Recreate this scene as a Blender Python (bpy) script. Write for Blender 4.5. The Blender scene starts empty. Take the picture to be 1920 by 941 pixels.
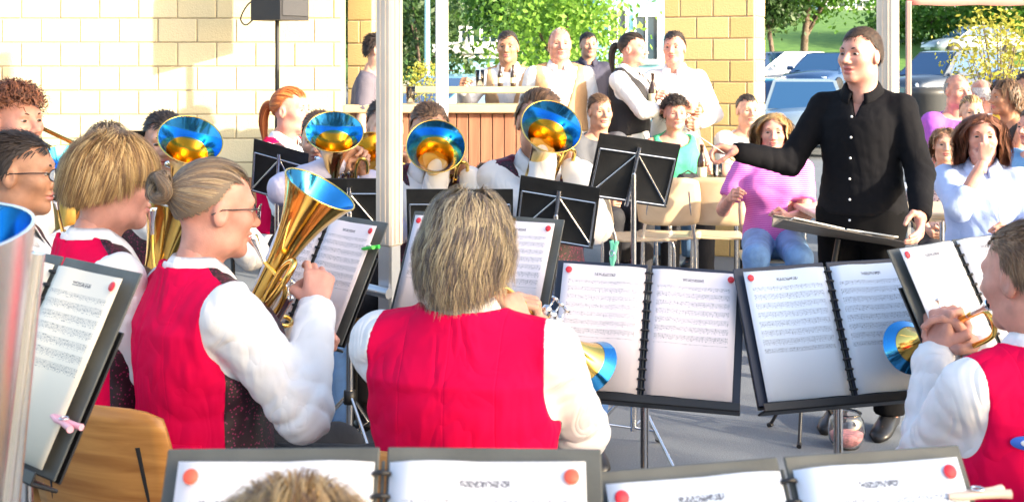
import bpy, math, random
import numpy as np
from mathutils import Matrix, Vector
R = math.radians
SC = bpy.context.scene
COL = SC.collection
# ------------------------------------------------------------------ camera, light
F = 2400.0            # focal length in photo pixels (photo is 1920 x 941)
HC = 1.53             # eye height
YH = 118.0            # horizon row
cam_d = bpy.data.cameras.new('camera'); cam = bpy.data.objects.new('camera', cam_d); COL.objects.link(cam)
cam_d.sensor_width = 36; cam_d.lens = 36 * F / 1920
cam_d.shift_y = -(470.5 - YH) / 1920
cam_d.clip_start = .02; cam_d.clip_end = 800
cam.location = (0, 0, HC); cam.rotation_euler = (R(90), 0, 0)
cam_d.dof.use_dof = True; cam_d.dof.focus_distance = 4.6; cam_d.dof.aperture_fstop = 11
SC.camera = cam
SUN_AZ = Vector((1.55, -1.0)).normalized(); SUN_EL = R(17)
S = Vector((SUN_AZ.x * math.cos(SUN_EL), SUN_AZ.y * math.cos(SUN_EL), math.sin(SUN_EL)))
W = bpy.data.worlds.new('World'); SC.world = W; W.use_nodes = True
nt = W.node_tree
sky = nt.nodes.new('ShaderNodeTexSky'); sky.sky_type = 'NISHITA'; sky.sun_disc = False
sky.sun_elevation = SUN_EL; sky.sun_rotation = math.atan2(S.x, S.y)
sky.air_density = 1.0; sky.dust_density = 3.0; sky.ozone_density = .7
nt.links.new(sky.outputs[0], nt.nodes['Background'].inputs[0])
nt.nodes['Background'].inputs[1].default_value = .15
sun_d = bpy.data.lights.new('sun', 'SUN'); sun = bpy.data.objects.new('sun', sun_d); COL.objects.link(sun)
sun_d.energy = 3.7; sun_d.angle = R(.6); sun_d.color = (1, .87, .68)
sun.rotation_euler = S.to_track_quat('Z', 'Y').to_euler(); sun.location = (20, -12, 12)
SC.view_settings.view_transform = 'Standard'; SC.view_settings.look = 'None'
SC.view_settings.exposure = 2.0; SC.view_settings.gamma = 1.0
SC.render.engine = 'CYCLES'
rng = np.random.default_rng(7); random.seed(7)

# ------------------------------------------------------------------ helpers
def at(px, py, d):    # photo pixel at depth d -> point
    return Vector(((px - 960) / F * d, d, HC - (py - YH) / F * d))
def put(o, label=None, cat=None, group=None, kind=None):
    if label: o['label'] = label
    if cat: o['category'] = cat
    if group: o['group'] = group
    if kind: o['kind'] = kind
    return o
def empty(name, M=None, label=None, cat=None, group=None):
    o = bpy.data.objects.new(name, None); COL.objects.link(o); o.empty_display_size = .1
    if M is not None: o.matrix_world = M
    return put(o, label, cat, group)
def link(name, me, mat=None, parent=None, M=None):
    o = bpy.data.objects.new(name, me); COL.objects.link(o)
    if mat is not None and not me.materials:
        for m in (mat if isinstance(mat, (list, tuple)) else [mat]): me.materials.append(m)
    if parent: o.parent = parent
    if M is not None: o.matrix_basis = M
    return o
def mesh_np(name, V, Fc, smooth=True, mi=None, col=None):
    V = np.asarray(V, np.float32); Fc = np.asarray(Fc, np.int32)
    me = bpy.data.meshes.new(name); n = Fc.shape[1]
    me.vertices.add(len(V)); me.vertices.foreach_set('co', V.ravel())
    me.loops.add(Fc.size); me.loops.foreach_set('vertex_index', Fc.ravel())
    me.polygons.add(len(Fc)); me.polygons.foreach_set('loop_start', np.arange(0, Fc.size, n, dtype=np.int32))
    if smooth: me.polygons.foreach_set('use_smooth', np.ones(len(Fc), bool))
    if mi is not None: me.polygons.foreach_set('material_index', np.asarray(mi, np.int32))
    if col is not None:
        a = me.color_attributes.new('Col', 'FLOAT_COLOR', 'POINT')
        a.data.foreach_set('color', np.hstack([col, np.ones((len(col), 1))]).astype(np.float32).ravel())
    me.update(calc_edges=True)
    return me
class MB:             # small mesh builder
    def __init__(s): s.v = []; s.f = []; s.m = []; s.sm = []; s.cur = 0
    def add(s, vs, fs, smooth=False):
        b = len(s.v); s.v += [tuple(v) for v in vs]; s.f += [tuple(b + i for i in f) for f in fs]
        s.m += [s.cur] * len(fs); s.sm += [smooth] * len(fs); return s
    def box(s, c, size, M=None, bev=0.0):
        x, y, z = [q / 2 for q in size]
        if bev <= 0:
            vs = [Vector((i * x, j * y, k * z)) for k in (-1, 1) for j in (-1, 1) for i in (-1, 1)]
            fs = [(0, 2, 3, 1), (4, 5, 7, 6), (0, 1, 5, 4), (2, 6, 7, 3), (0, 4, 6, 2), (1, 3, 7, 5)]
        else:
            b = min(bev, x * .9, y * .9, z * .9); vs = []
            for k in (-1, 1):
                for j in (-1, 1):
                    for i in (-1, 1):
                        vs += [Vector((i * x, j * (y - b), k * (z - b))), Vector((i * (x - b), j * y, k * (z - b))), Vector((i * (x - b), j * (y - b), k * z))]
            q = lambda i, j, k, a: 3 * ((1 if i > 0 else 0) + 2 * (1 if j > 0 else 0) + 4 * (1 if k > 0 else 0)) + a
            fs = []
            for i in (-1, 1): fs.append([q(i, -1, -1, 0), q(i, 1, -1, 0), q(i, 1, 1, 0), q(i, -1, 1, 0)][::i])
            for j in (-1, 1): fs.append([q(-1, j, -1, 1), q(-1, j, 1, 1), q(1, j, 1, 1), q(1, j, -1, 1)][::j])
            for k in (-1, 1): fs.append([q(-1, -1, k, 2), q(1, -1, k, 2), q(1, 1, k, 2), q(-1, 1, k, 2)][::k])
            for i in (-1, 1):
                for j in (-1, 1): fs.append([q(i, j, -1, 0), q(i, j, -1, 1), q(i, j, 1, 1), q(i, j, 1, 0)][::i * j])
            for i in (-1, 1):
                for k in (-1, 1): fs.append([q(i, -1, k, 2), q(i, -1, k, 0), q(i, 1, k, 0), q(i, 1, k, 2)][::-i * k])
            for j in (-1, 1):
                for k in (-1, 1): fs.append([q(-1, j, k, 1), q(-1, j, k, 2), q(1, j, k, 2), q(1, j, k, 1)][::j * k])
            for i in (-1, 1):
                for j in (-1, 1):
                    for k in (-1, 1): fs.append([q(i, j, k, 0), q(i, j, k, 1), q(i, j, k, 2)][::i * j * k])
        c = Vector(c)
        s.add([(M @ v if M is not None else v) + c for v in vs], fs); return s
    def tube(s, pts, r, n=8, cap=True, smooth=True):
        pts = [Vector(p) for p in pts]; m = len(pts)
        rs = r if isinstance(r, (list, tuple)) else [r] * m
        t0 = (pts[1] - pts[0]).normalized(); u = t0.orthogonal().normalized(); vs = []
        for i in range(m):
            t = (pts[min(i + 1, m - 1)] - pts[max(i - 1, 0)]).normalized()
            u = (u - t * u.dot(t)); u = u.normalized() if u.length > 1e-6 else t.orthogonal().normalized()
            w = t.cross(u)
            for j in range(n):
                a = 2 * math.pi * j / n; vs.append(pts[i] + (u * math.cos(a) + w * math.sin(a)) * rs[i])
        fs = [(i * n + j, i * n + (j + 1) % n, (i + 1) * n + (j + 1) % n, (i + 1) * n + j) for i in range(m - 1) for j in range(n)]
        s.add(vs, fs, smooth)
        if cap: s.add([vs[j] for j in range(n)][::-1], [tuple(range(n))]); s.add(vs[-n:], [tuple(range(n))])
        return s
    def lathe(s, prof, n=24, M=None, smooth=True):      # prof: (r, z) along +z
        vs = []; m = len(prof)
        for r, z in prof:
            for j in range(n):
                a = 2 * math.pi * j / n; v = Vector((r * math.cos(a), r * math.sin(a), z)); vs.append(M @ v if M is not None else v)
        fs = [(i * n + j, i * n + (j + 1) % n, (i + 1) * n + (j + 1) % n, (i + 1) * n + j) for i in range(m - 1) for j in range(n)]
        s.add(vs, fs, smooth); return s
    def mesh(s, name):
        me = bpy.data.meshes.new(name); me.from_pydata(s.v, [], s.f)
        me.polygons.foreach_set('material_index', s.m); me.polygons.foreach_set('use_smooth', s.sm); me.update(); return me
    def obj(s, name, mat, parent=None, M=None): return link(name, s.mesh(name), mat, parent, M)
def spline(P, n=8):   # Catmull-Rom through P
    P = [Vector(p) for p in P]; Q = [P[0] * 2 - P[1]] + P + [P[-1] * 2 - P[-2]]; out = []
    for i in range(1, len(Q) - 2):
        a, b, c, d = Q[i - 1:i + 3]
        for j in range(n):
            t = j / n; out.append(.5 * (2 * b + (c - a) * t + (2 * a - 5 * b + 4 * c - d) * t * t + (3 * b - a - 3 * c + d) * t ** 3))
    return out + [P[-1]]
def frame(o, z, y=(0, 0, 1)):     # matrix with +Z along z, Y near y
    z = Vector(z).normalized(); y = Vector(y); x = y.cross(z)
    x = x.normalized() if x.length > 1e-5 else z.orthogonal().normalized(); y = z.cross(x)
    return Matrix(((x.x, y.x, z.x, o[0]), (x.y, y.y, z.y, o[1]), (x.z, y.z, z.z, o[2]), (0, 0, 0, 1)))
def TR(loc, rz=0, k=1, rx=0):
    return Matrix.Translation(Vector(loc)) @ Matrix.Rotation(R(rz), 4, 'Z') @ Matrix.Rotation(R(rx), 4, 'X') @ Matrix.Scale(k, 4)
def copy_tree(o, parent=None):
    c = o.copy(); COL.objects.link(c); c.parent = parent
    for ch in list(o.children): copy_tree(ch, c)
    return c

# ------------------------------------------------------------------ materials
MATS = {}
def mat(name, col, rough=.6, metal=0, noise=0, nscale=20, bump=0, bscale=200, spec=.5, sss=0, trans=0, col2=None, attr=False, coat=0, crease=0):
    if name in MATS: return MATS[name]
    m = bpy.data.materials.new(name); m.use_nodes = True; n = m.node_tree.nodes; l = m.node_tree.links
    b = n['Principled BSDF']; b.inputs['Base Color'].default_value = (*col, 1); b.inputs['Roughness'].default_value = rough
    b.inputs['Metallic'].default_value = metal; b.inputs['Specular IOR Level'].default_value = spec
    b.inputs['Coat Weight'].default_value = coat
    if sss: b.inputs['Subsurface Weight'].default_value = sss; b.inputs['Subsurface Radius'].default_value = (.012, .004, .002)
    if trans: b.inputs['Transmission Weight'].default_value = trans
    tc = n.new('ShaderNodeTexCoord')
    if noise or col2:
        t = n.new('ShaderNodeTexNoise'); t.inputs['Scale'].default_value = nscale; t.inputs['Detail'].default_value = 5
        l.new(tc.outputs['Object'], t.inputs['Vector'])
        r = n.new('ShaderNodeValToRGB'); r.color_ramp.elements[0].position = .32; r.color_ramp.elements[1].position = .68
        c2 = col2 if col2 else tuple(min(1, c * (1 + noise)) for c in col); c1 = col if col2 else tuple(c * (1 - noise) for c in col)
        r.color_ramp.elements[0].color = (*c1, 1); r.color_ramp.elements[1].color = (*c2, 1)
        l.new(t.outputs['Fac'], r.inputs['Fac']); l.new(r.outputs['Color'], b.inputs['Base Color'])
    if attr:
        a = n.new('ShaderNodeAttribute'); a.attribute_name = 'Col'; l.new(a.outputs['Color'], b.inputs['Base Color'])
    if bump:
        t2 = n.new('ShaderNodeTexNoise'); t2.inputs['Scale'].default_value = bscale; t2.inputs['Detail'].default_value = 4
        l.new(tc.outputs['Object'], t2.inputs['Vector'])
        bp = n.new('ShaderNodeBump'); bp.inputs['Strength'].default_value = bump; bp.inputs['Distance'].default_value = .01
        l.new(t2.outputs['Fac'], bp.inputs['Height']); l.new(bp.outputs['Normal'], b.inputs['Normal'])
    if crease:
        t3 = n.new('ShaderNodeTexNoise'); t3.inputs['Scale'].default_value = 6; t3.inputs['Detail'].default_value = 2; t3.inputs['Distortion'].default_value = .9
        mp = n.new('ShaderNodeMapping'); mp.inputs['Scale'].default_value = (1.5, 1.5, .8); mp.inputs['Rotation'].default_value = (.3, .5, 0)
        l.new(tc.outputs['Object'], mp.inputs['Vector']); l.new(mp.outputs['Vector'], t3.inputs['Vector'])
        ab = n.new('ShaderNodeMath'); ab.operation = 'SUBTRACT'; ab.inputs[1].default_value = .5; ab2 = n.new('ShaderNodeMath'); ab2.operation = 'ABSOLUTE'
        l.new(t3.outputs['Fac'], ab.inputs[0]); l.new(ab.outputs[0], ab2.inputs[0])
        b3 = n.new('ShaderNodeBump'); b3.inputs['Strength'].default_value = crease; b3.inputs['Distance'].default_value = .06
        l.new(ab2.outputs[0], b3.inputs['Height'])
        if bump: l.new(bp.outputs['Normal'], b3.inputs['Normal'])
        l.new(b3.outputs['Normal'], b.inputs['Normal'])
    MATS[name] = m; return m
# ------------------------------------------------------------------ signed-distance figures
def grid(lo, hi, h):
    ax = [np.arange(lo[i] - 2 * h, hi[i] + 2.5 * h, h, dtype=np.float32) for i in range(3)]
    return ax, (ax[0][:, None, None], ax[1][None, :, None], ax[2][None, None, :])
def rc(P, a, b, ra, rb):
    a = [float(q) for q in a]; b = [float(q) for q in b]
    d = [b[i] - a[i] for i in range(3)]; L = sum(q * q for q in d) + 1e-9
    q = [P[i] - a[i] for i in range(3)]
    t = np.clip((q[0] * d[0] + q[1] * d[1] + q[2] * d[2]) / L, 0, 1)
    return np.sqrt((q[0] - d[0] * t) ** 2 + (q[1] - d[1] * t) ** 2 + (q[2] - d[2] * t) ** 2) - (ra + (rb - ra) * t)
def el(P, c, r):
    q = [(P[i] - c[i]) / r[i] for i in range(3)]
    k0 = np.sqrt(q[0] ** 2 + q[1] ** 2 + q[2] ** 2) + 1e-6
    return (k0 - 1) * min(r)
def sm(a, b, k):
    h = np.clip(.5 + .5 * (b - a) / k, 0, 1); return b + (a - b) * h - k * h * (1 - h)
def smx(a, b, k): return -sm(-a, -b, k)
def nets(Fv, ax):
    s = Fv < 0; nx, ny, nz = Fv.shape
    c = s[:-1, :-1, :-1].astype(np.int8)
    tot = sum(s[i:nx - 1 + i, j:ny - 1 + j, k:nz - 1 + k].astype(np.int8) for i in (0, 1) for j in (0, 1) for k in (0, 1))
    act = (tot > 0) & (tot < 8); I, J, K = np.nonzero(act); n = len(I)
    idx = np.full(act.shape, -1, np.int32); idx[I, J, K] = np.arange(n)
    acc = np.zeros((n, 3), np.float32); cnt = np.zeros(n, np.float32)
    cor = [(i, j, k) for i in (0, 1) for j in (0, 1) for k in (0, 1)]
    vals = {q: Fv[I + q[0], J + q[1], K + q[2]] for q in cor}
    for a in cor:
        for dim in range(3):
            if a[dim] == 0:
                b = list(a); b[dim] = 1; b = tuple(b); va, vb = vals[a], vals[b]
                m = (va < 0) != (vb < 0); t = np.where(m, va / np.where(m, va - vb, 1), 0)
                for q in range(3): acc[:, q] += np.where(m, a[q] + (t if q == dim else 0), 0)
                cnt += m
    acc /= cnt[:, None]
    V = np.stack([ax[0][I] + acc[:, 0] * (ax[0][1] - ax[0][0]), ax[1][J] + acc[:, 1] * (ax[1][1] - ax[1][0]), ax[2][K] + acc[:, 2] * (ax[2][1] - ax[2][0])], 1)
    Q = []
    for dim in range(3):
        o = [q for q in range(3) if q != dim]
        sl0 = [slice(1, -1)] * 3; sl0[dim] = slice(0, -1); sl1 = list(sl0); sl1[dim] = slice(1, None)
        ch = s[tuple(sl0)] != s[tuple(sl1)]; A = list(np.nonzero(ch)); inside = s[tuple(sl0)][tuple(A)]
        for q in o: A[q] = A[q] + 1
        def g(d0, d1):
            B = list(A); B[o[0]] = B[o[0]] - d0; B[o[1]] = B[o[1]] - d1; return idx[tuple(B)]
        q4 = np.stack([g(1, 1), g(0, 1), g(0, 0), g(1, 0)], 1)
        flip = inside if dim != 1 else ~inside
        q4 = np.where(flip[:, None], q4, q4[:, ::-1]); Q.append(q4)
    Q = np.concatenate(Q); return V, Q[(Q >= 0).all(1)]
def smoothv(V, Q, it=1):
    for _ in range(it):
        acc = np.zeros_like(V); c = np.zeros(len(V), np.float32)
        for i in range(4):
            for j in ((i + 1) % 4, (i + 3) % 4): np.add.at(acc, Q[:, i], V[Q[:, j]]); np.add.at(c, Q[:, i], 1)
        V = V * .5 + .5 * acc / np.maximum(c, 1)[:, None]
    return V
# ---- heads
def make_head(fem, fat=0, mouth=0.0, h=.0042):
    ax, P = grid((-.1, -.13, -.2), (.1, .14, .125), h)
    w = 1 + .1 * fat
    D = el(P, (0, -.012, .028), (.073, .094, .088))
    D = sm(D, el(P, (0, .020, -.030), (.058 * w, .066, .078)), .03)
    D = sm(D, el(P, (0, .066, -.094), (.024 * w, .018, .017)), .03)
    for sx in (-1, 1):
        D = sm(D, el(P, (sx * .040 * w, .052, -.018), (.022, .022, .02)), .03)
        D = sm(D, el(P, (sx * .047 * w, .004, -.072), (.016, .03, .022)), .03)
    D = sm(D, rc(P, (-.036, .070, .027), (.036, .070, .027), .011, .011), .018)
    for sx in (-1, 1): D = smx(D, -el(P, (sx * .031, .094, .008), (.018, .018, .012)), .012)
    D = sm(D, rc(P, (0, .080, .016), (0, .104 if fem else .108, -.024), .007, .0115), .012)
    for sx in (-1, 1): D = sm(D, el(P, (sx * .0125, .096, -.029), (.009, .01, .008)), .008)
    D = sm(D, el(P, (0, .083, -.0515), (.025, .012, .0062)), .006)
    D = sm(D, el(P, (0, .081, -.0635 - mouth * .5), (.021, .012, .0072)), .006)
    D = smx(D, -el(P, (0, .098, -.0575 - mouth * .25), (.019, .02, .0022 + mouth * .4)), .003)
    for sx in (-1, 1):
        e = el(P, (sx * .0765, -.012, -.004), (.0085, .019, .031))
        e = smx(e, -el(P, (sx * .087, -.008, 0), (.008, .011, .018)), .004); D = sm(D, e, .008)
    D = sm(D, rc(P, (0, -.022, -.07), (0, -.04, -.21), .052 if fem else .058, .056 if fem else .064), .03)
    V, Q = nets(D, ax); c = V[Q].mean(1)
    lip = (((c[:, 0] / .025) ** 2 + ((c[:, 2] + .058 + mouth * .25) / (.0125 + mouth * .5)) ** 2) < 1) & (c[:, 1] > .07)
    return V, Q, lip.astype(np.int32)
HEADS = {}
def head(kind):
    if kind not in HEADS: HEADS[kind] = make_head('f' in kind, 1 if 'w' in kind else 0, .012 if 'o' in kind else 0)
    return HEADS[kind]
# ---- hands: wrist at origin, fingers +Z, palm +Y, thumb +X
def make_hand(curl, spread=0, thumb=.5, h=.0042):
    ax, P = grid((-.06, -.03, -.05), (.075, .1, .2), h)
    D = rc(P, (0, 0, -.045), (0, 0, .01), .026, .025)
    kn = [(-.031, 0, .080), (-.011, -.002, .088), (.010, -.002, .089), (.030, 0, .085)]
    for q in kn: D = sm(D, rc(P, (q[0] * .55, .002, .012), q, .017, .0125), .012)
    D = sm(D, el(P, (.018, .012, .035), (.018, .014, .028)), .01)
    tips = []
    for i, q in enumerate(kn):
        L = [(.034, .022, .018), (.041, .026, .020), (.045, .029, .021), (.040, .025, .020)][i]
        p = Vector(q); a = 0; c = curl[i] if isinstance(curl, (list, tuple)) else curl; fd = None
        sp = (i - 1.5) * spread
        for j in range(3):
            a += c * (1.0 if j == 0 else 1.15 if j == 1 else .7)
            d = Vector((sp * math.cos(a), math.sin(a), math.cos(a))).normalized(); p2 = p + d * L[j]
            seg = rc(P, p, p2, .0098 - .0012 * j, .0094 - .0013 * j); fd = seg if fd is None else sm(fd, seg, .003); p = p2
        D = sm(D, fd, .0045)
    t0 = Vector((.026, .008, .022)); t1 = t0 + Vector((.026 + .012 * (1 - thumb), .018 + .012 * thumb, .026)); t2 = t1 + Vector((.004 - .03 * thumb, .012 + .018 * thumb, .026)); t3 = t2 + Vector((-.006 - .014 * thumb, .006 + .01 * thumb, .02))
    fd = sm(rc(P, t0, t1, .016, .0125), rc(P, t1, t2, .0115, .0105), .006); fd = sm(fd, rc(P, t2, t3, .0105, .0085), .004)
    D = sm(D, fd, .007)
    return nets(D, ax)
HANDS = {}
HP = {'grip': (1.05, 0, .8), 'fist': (1.4, 0, 1.0), 'flat': (.12, .06, .2), 'relax': ([.5, .45, .4, .3], .03, .4), 'pinch': ([.95, .9, .8, .55], 0, .75)}
def hand(kind):
    if kind not in HANDS: HANDS[kind] = make_hand(*HP[kind])
    return HANDS[kind]
def ik(Sh, Wr, pole, L1, L2):
    v = Wr - Sh; d = v.length; dm = (L1 + L2) * .985
    if d > dm: Wr = Sh + v * (dm / d); v = Wr - Sh; d = dm
    u = v / d; a = (L1 * L1 - L2 * L2 + d * d) / (2 * d); hh = math.sqrt(max(L1 * L1 - a * a, 1e-6))
    p = Vector(pole); p = p - u * p.dot(u); p = p.normalized() if p.length > 1e-4 else u.orthogonal().normalized()
    return Sh + u * a + p * hh, Wr
def folds(P, amp, seed):
    r = np.random.default_rng(seed); o = 0
    for i in range(7):
        f = r.uniform(10, 24) * (1 + i * .38); d = r.normal(size=3); d /= np.linalg.norm(d); ph = r.uniform(0, 6)
        wv = d[0] * P[0] + d[1] * P[1] + d[2] * P[2]; e = r.normal(size=3) * 11; g = r.normal(size=3) * 6
        m = .5 + .5 * np.sin(g[0] * P[0] + g[1] * P[1] + g[2] * P[2] + ph * 2)
        o = o + (1 - 2 * np.abs(np.sin(f * wv + 1.5 * np.sin(e[0] * P[0] + e[1] * P[1] + e[2] * P[2] + ph))) ** .75) * m / (1 + i * .3)
    return o * amp * .42
TORSO = [(.40, .0, .11, .085), (.46, -.01, .16, .115), (.54, -.01, .172, .128), (.64, -.005, .156, .12), (.73, 0, .146, .112), (.84, 0, .160, .120), (.92, -.005, .166, .114), (.975, -.015, .150, .092), (1.015, -.022, .105, .068), (1.06, -.022, .06, .058), (1.12, -.015, .052, .055)]
def torso(P, T, infl):
    z = P[2].ravel(); zs = [t[0] for t in T]
    g = lambda i: np.interp(z, zs, [t[i] for t in T]).astype(np.float32)[None, None, :]
    w = g(2) + infl; d = g(3) + infl; cx = g(4); cy = g(1)
    q = np.sqrt(((P[0] - cx) / w) ** 2 + ((P[1] - cy) / d) ** 2) + 1e-5
    D = (q - 1) * np.minimum(w, d)
    return smx(D, np.maximum(T[0][0] - P[2], P[2] - T[-1][0]) - infl * .5 + 0 * D, .04)
# ---- hair
def scalp_ok(n, low, hi=.50, cap=False):
    y = n[:, 1]; x = np.abs(n[:, 0])
    jit = .05 * np.sin(n[:, 0] * 31 + n[:, 1] * 17) + .03 * np.sin(n[:, 0] * 67)
    if cap: jit = 0; hi = hi + .07
    front = hi + .12 * (x > .35) * (x < .62) + jit                       # receding temples
    lim = np.where(y > .30, front, np.where(y > -.15, -.10 + (y + .15) / .45 * (hi + .05) + (.06 if cap else jit), -.10 - (-.15 - y) * (.75 + low) + (.08 if cap else jit)))
    return n[:, 2] > lim
def hair_mesh(style, cols, N, width, seed):
    r = np.random.default_rng(seed); C = np.array((0, -.012, .026), np.float32); RR = np.array((.0775, .0985, .092), np.float32)
    n = r.normal(size=(N * 6, 3)); n /= np.linalg.norm(n, axis=1)[:, None]
    n = n[scalp_ok(n, .25 if style in ('bob', 'long', 'wavy') else 0, .62 if style in ('bob', 'long', 'wavy') else .5)][:N]; N = len(n)
    p = C + n * RR; low = r.uniform(0, 1, N); out0 = np.zeros(N)
    crown = np.array((.015, -.055, .118)); part = .02
    sx = np.where(n[:, 0] - part > 0, 1.0, -1.0)
    rnd = r.normal(size=(N, 3)); lay = r.uniform(0, 1, N)
    if style == 'bald': L = np.where(n[:, 2] > .35, .0, .018)
    L = {'short': .034, 'crop': .024, 'bald': 0, 'neat': .06, 'bob': .135, 'short_f': .088, 'back': .19, 'tail': .16, 'curly': .085, 'long': .33, 'wavy': .27}[style] * r.uniform(.75, 1.1, N) if style != 'bald' else L
    if style == 'short_f': L = L * np.clip(.55 + .75 * (n[:, 2] + .35), .3, 1.1)
    thick = {'short': .008, 'crop': .005, 'bald': .004, 'neat': .014, 'bob': .026, 'short_f': .026, 'back': .012, 'tail': .012, 'curly': .035, 'long': .022, 'wavy': .024}[style]
    seg = {'crop': 3, 'short': 4, 'bald': 3, 'neat': 6, 'short_f': 8, 'back': 8}.get(style, 10)
    if style in ('bob', 'long', 'wavy', 'short_f'):
        v = np.stack([np.where(n[:, 1] > .1, sx * .75, n[:, 0] * 1.1), np.where(n[:, 1] > .1, 0, .9 * n[:, 1]) + .15 * n[:, 1] + (.35 if style == 'short_f' else 0) * (n[:, 1] > -.3), -.05 * np.ones(N)], 1)
        fr = n[:, 1] > .1; v[:, 0] = np.where(fr, v[:, 0] * 1.5, v[:, 0]); v[:, 1] = np.where(fr, -.45, v[:, 1])
        if style == 'short_f': v = (p - crown) * np.array((1, 1.1, 1)); v[:, 2] -= .03
    elif style in ('back', 'tail'): v = np.array((0, -.12, .04 if style == 'back' else .02)) - p
    elif style == 'curly': v = n + rnd * .5
    elif style == 'neat': v = np.stack([np.where(n[:, 2] > .5, -.55, .1 * sx), np.where(n[:, 2] > .5, -.65, -.3), np.where(n[:, 2] > .5, .30, -.8)], 1)
    else:
        tp = np.clip(n[:, 2:3] * 1.6 - .3, 0, 1); v = tp * (np.array((.25, -.75, .10)) + .45 * n) + (1 - tp) * (np.array((0, -.35, -.8)) + .22 * n)
    v = v + rnd * (.06 if style in ('bob', 'long', 'wavy', 'short_f', 'back', 'tail') else .12) * np.linalg.norm(v, axis=1)[:, None]
    v /= np.linalg.norm(v, axis=1)[:, None] + 1e-6
    ph = r.uniform(0, 6.28, N); pts = [p.copy()]; st = L / seg; off = thick * (.25 + .75 * lay)
    clump = np.sin(n[:, 0] * 23 + np.sin(n[:, 2] * 17) * 1.5 + n[:, 1] * 11)
    for i in range(seg):
        if style in ('bob', 'long', 'wavy', 'short_f'):
            g = np.array((0, 0, -1.0)); k = min(.9, .18 + .1 * i); v = v * (1 - k) + g * k
            if style == 'short_f': v = v + np.array((0, -.25, 0)) * (n[:, 1:2] < 0) * (i > 3)
            v = v + (p - np.array((0, -.01, 0))) * np.array((1, 1, 0)) * (-1.2 if (style != 'long' and i > seg * .62) else 0)
            if style in ('wavy', 'bob', 'long'): v = v + np.stack([np.sin(ph * .10 + i * 1.0 + clump * 1.6), np.cos(ph * .10 + i * .9 + clump * 2.2), 0 * ph], 1) * (.34 if style == 'wavy' else .26)
        elif style == 'curly': v = v + np.stack([np.sin(ph + i * 1.6), np.cos(ph + i * 1.6), np.sin(ph * 2 + i)], 1) * .8 + np.array((0, 0, -.12))
        elif style in ('back', 'tail'):
            tgt = np.array((0, -.128, .042 if style == 'back' else .03)); d = tgt - p; v = v * .4 + .6 * d / (np.linalg.norm(d, axis=1)[:, None] + 1e-3)
        elif style == 'neat': v = v + np.array((0, -.1, -.10))
        else: v = v + np.array((0, 0, -.12))
        v /= np.linalg.norm(v, axis=1)[:, None] + 1e-6
        if style in ('back', 'tail'): st2 = np.minimum(st, np.linalg.norm(tgt - p, axis=1) * .6)
        else: st2 = st
        p = p + v * np.asarray(st2)[:, None]
        q = (p - C) / RR; m = np.linalg.norm(q, axis=1); tt = min(1.0, (i + 1) / max(2, seg * .4))
        rad = 1 + off * tt / .088; push = (m < rad) & (q[:, 2] > -.95)
        p = np.where(push[:, None], C + q / m[:, None] * RR * rad[:, None], p)
        if style in ('bob', 'wavy', 'long'):                      # stay off the neck
            rr = np.hypot(p[:, 0], p[:, 1] + .03); ps = (rr < .068 + off) & (p[:, 2] < -.04)
            p[:, 0] = np.where(ps, p[:, 0] / rr * (.068 + off), p[:, 0]); p[:, 1] = np.where(ps, (p[:, 1] + .03) / rr * (.068 + off) - .03, p[:, 1])
        if style in ('bob', 'wavy', 'long'):                      # keep the face clear
            inf_ = (p[:, 1] > .035) & (p[:, 2] < .062) & (np.abs(p[:, 0]) < .072); p[:, 0] = np.where(inf_, np.sign(p[:, 0] + 1e-4) * (.068 + off * .7), p[:, 0]); p[:, 1] = np.where(inf_, p[:, 1] * .55 + .012, p[:, 1])
        pts.append(p.copy())
    A = np.stack(pts, 1)                                             # N, seg+1, 3
    T = np.gradient(A, axis=1); nn = (A - C) / RR ** 2; B = np.cross(T, nn); B /= np.linalg.norm(B, axis=2)[..., None] + 1e-9
    wd = width * np.interp(np.linspace(0, 1, seg + 1), [0, .15, .75, 1], [.7, 1, .9, .15])[None, :, None] * r.uniform(.6, 1.3, (N, 1, 1))
    V = np.stack([A - B * wd, A + B * wd], 2).reshape(-1, 3)
    s0 = (np.arange(N) * (seg + 1) * 2)[:, None] + (np.arange(seg) * 2)[None, :]
    Q = np.stack([s0, s0 + 1, s0 + 3, s0 + 2], 2).reshape(-1, 4)
    cols = np.array(cols); st_ = .5 + .25 * np.sin(n[:, 0] * 37 + n[:, 1] * 9 + 2 * np.sin(n[:, 2] * 8)) + .25 * np.sin(n[:, 0] * 13 - n[:, 1] * 21 + 1) + r.normal(size=N) * .22; srt = cols[np.argsort(cols.sum(1))]; ci = np.clip((st_ * len(cols)).astype(int), 0, len(cols) - 1); cc = srt[ci] * r.uniform(.86, 1.14, (N, 1))
    colv = np.repeat(cc, (seg + 1) * 2, 0)
    # scalp cap
    if style != 'bald' or True:
        u, vv = np.meshgrid(np.linspace(0, 2 * np.pi, 96, endpoint=False), np.linspace(0, np.pi, 64)); u = u.ravel(); vv = vv.ravel()
        nn = np.stack([np.sin(vv) * np.cos(u), np.sin(vv) * np.sin(u), np.cos(vv)], 1)
        cv = C + nn * (RR + (.0015 if style in ('bald',) else .003)); b = len(V)
        i0 = np.arange(63)[:, None] * 96 + np.arange(96)[None, :]; i1 = np.arange(63)[:, None] * 96 + (np.arange(96)[None, :] + 1) % 96
        cq = np.stack([i0, i1, i1 + 96, i0 + 96], 2).reshape(-1, 4)
        cen = nn[cq].mean(1); ok = scalp_ok(cen / np.linalg.norm(cen, axis=1)[:, None], 0, .62 if style in ('bob', 'long', 'wavy') else .5, True)
        if style == 'bald': ok &= cen[:, 2] < .35
        cq = cq[ok]
        V = np.vstack([V, cv]); Q = np.vstack([Q, cq + b]); colv = np.vstack([colv, np.repeat(cols.mean(0)[None] * .75, len(cv), 0)])
    extra = []
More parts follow.
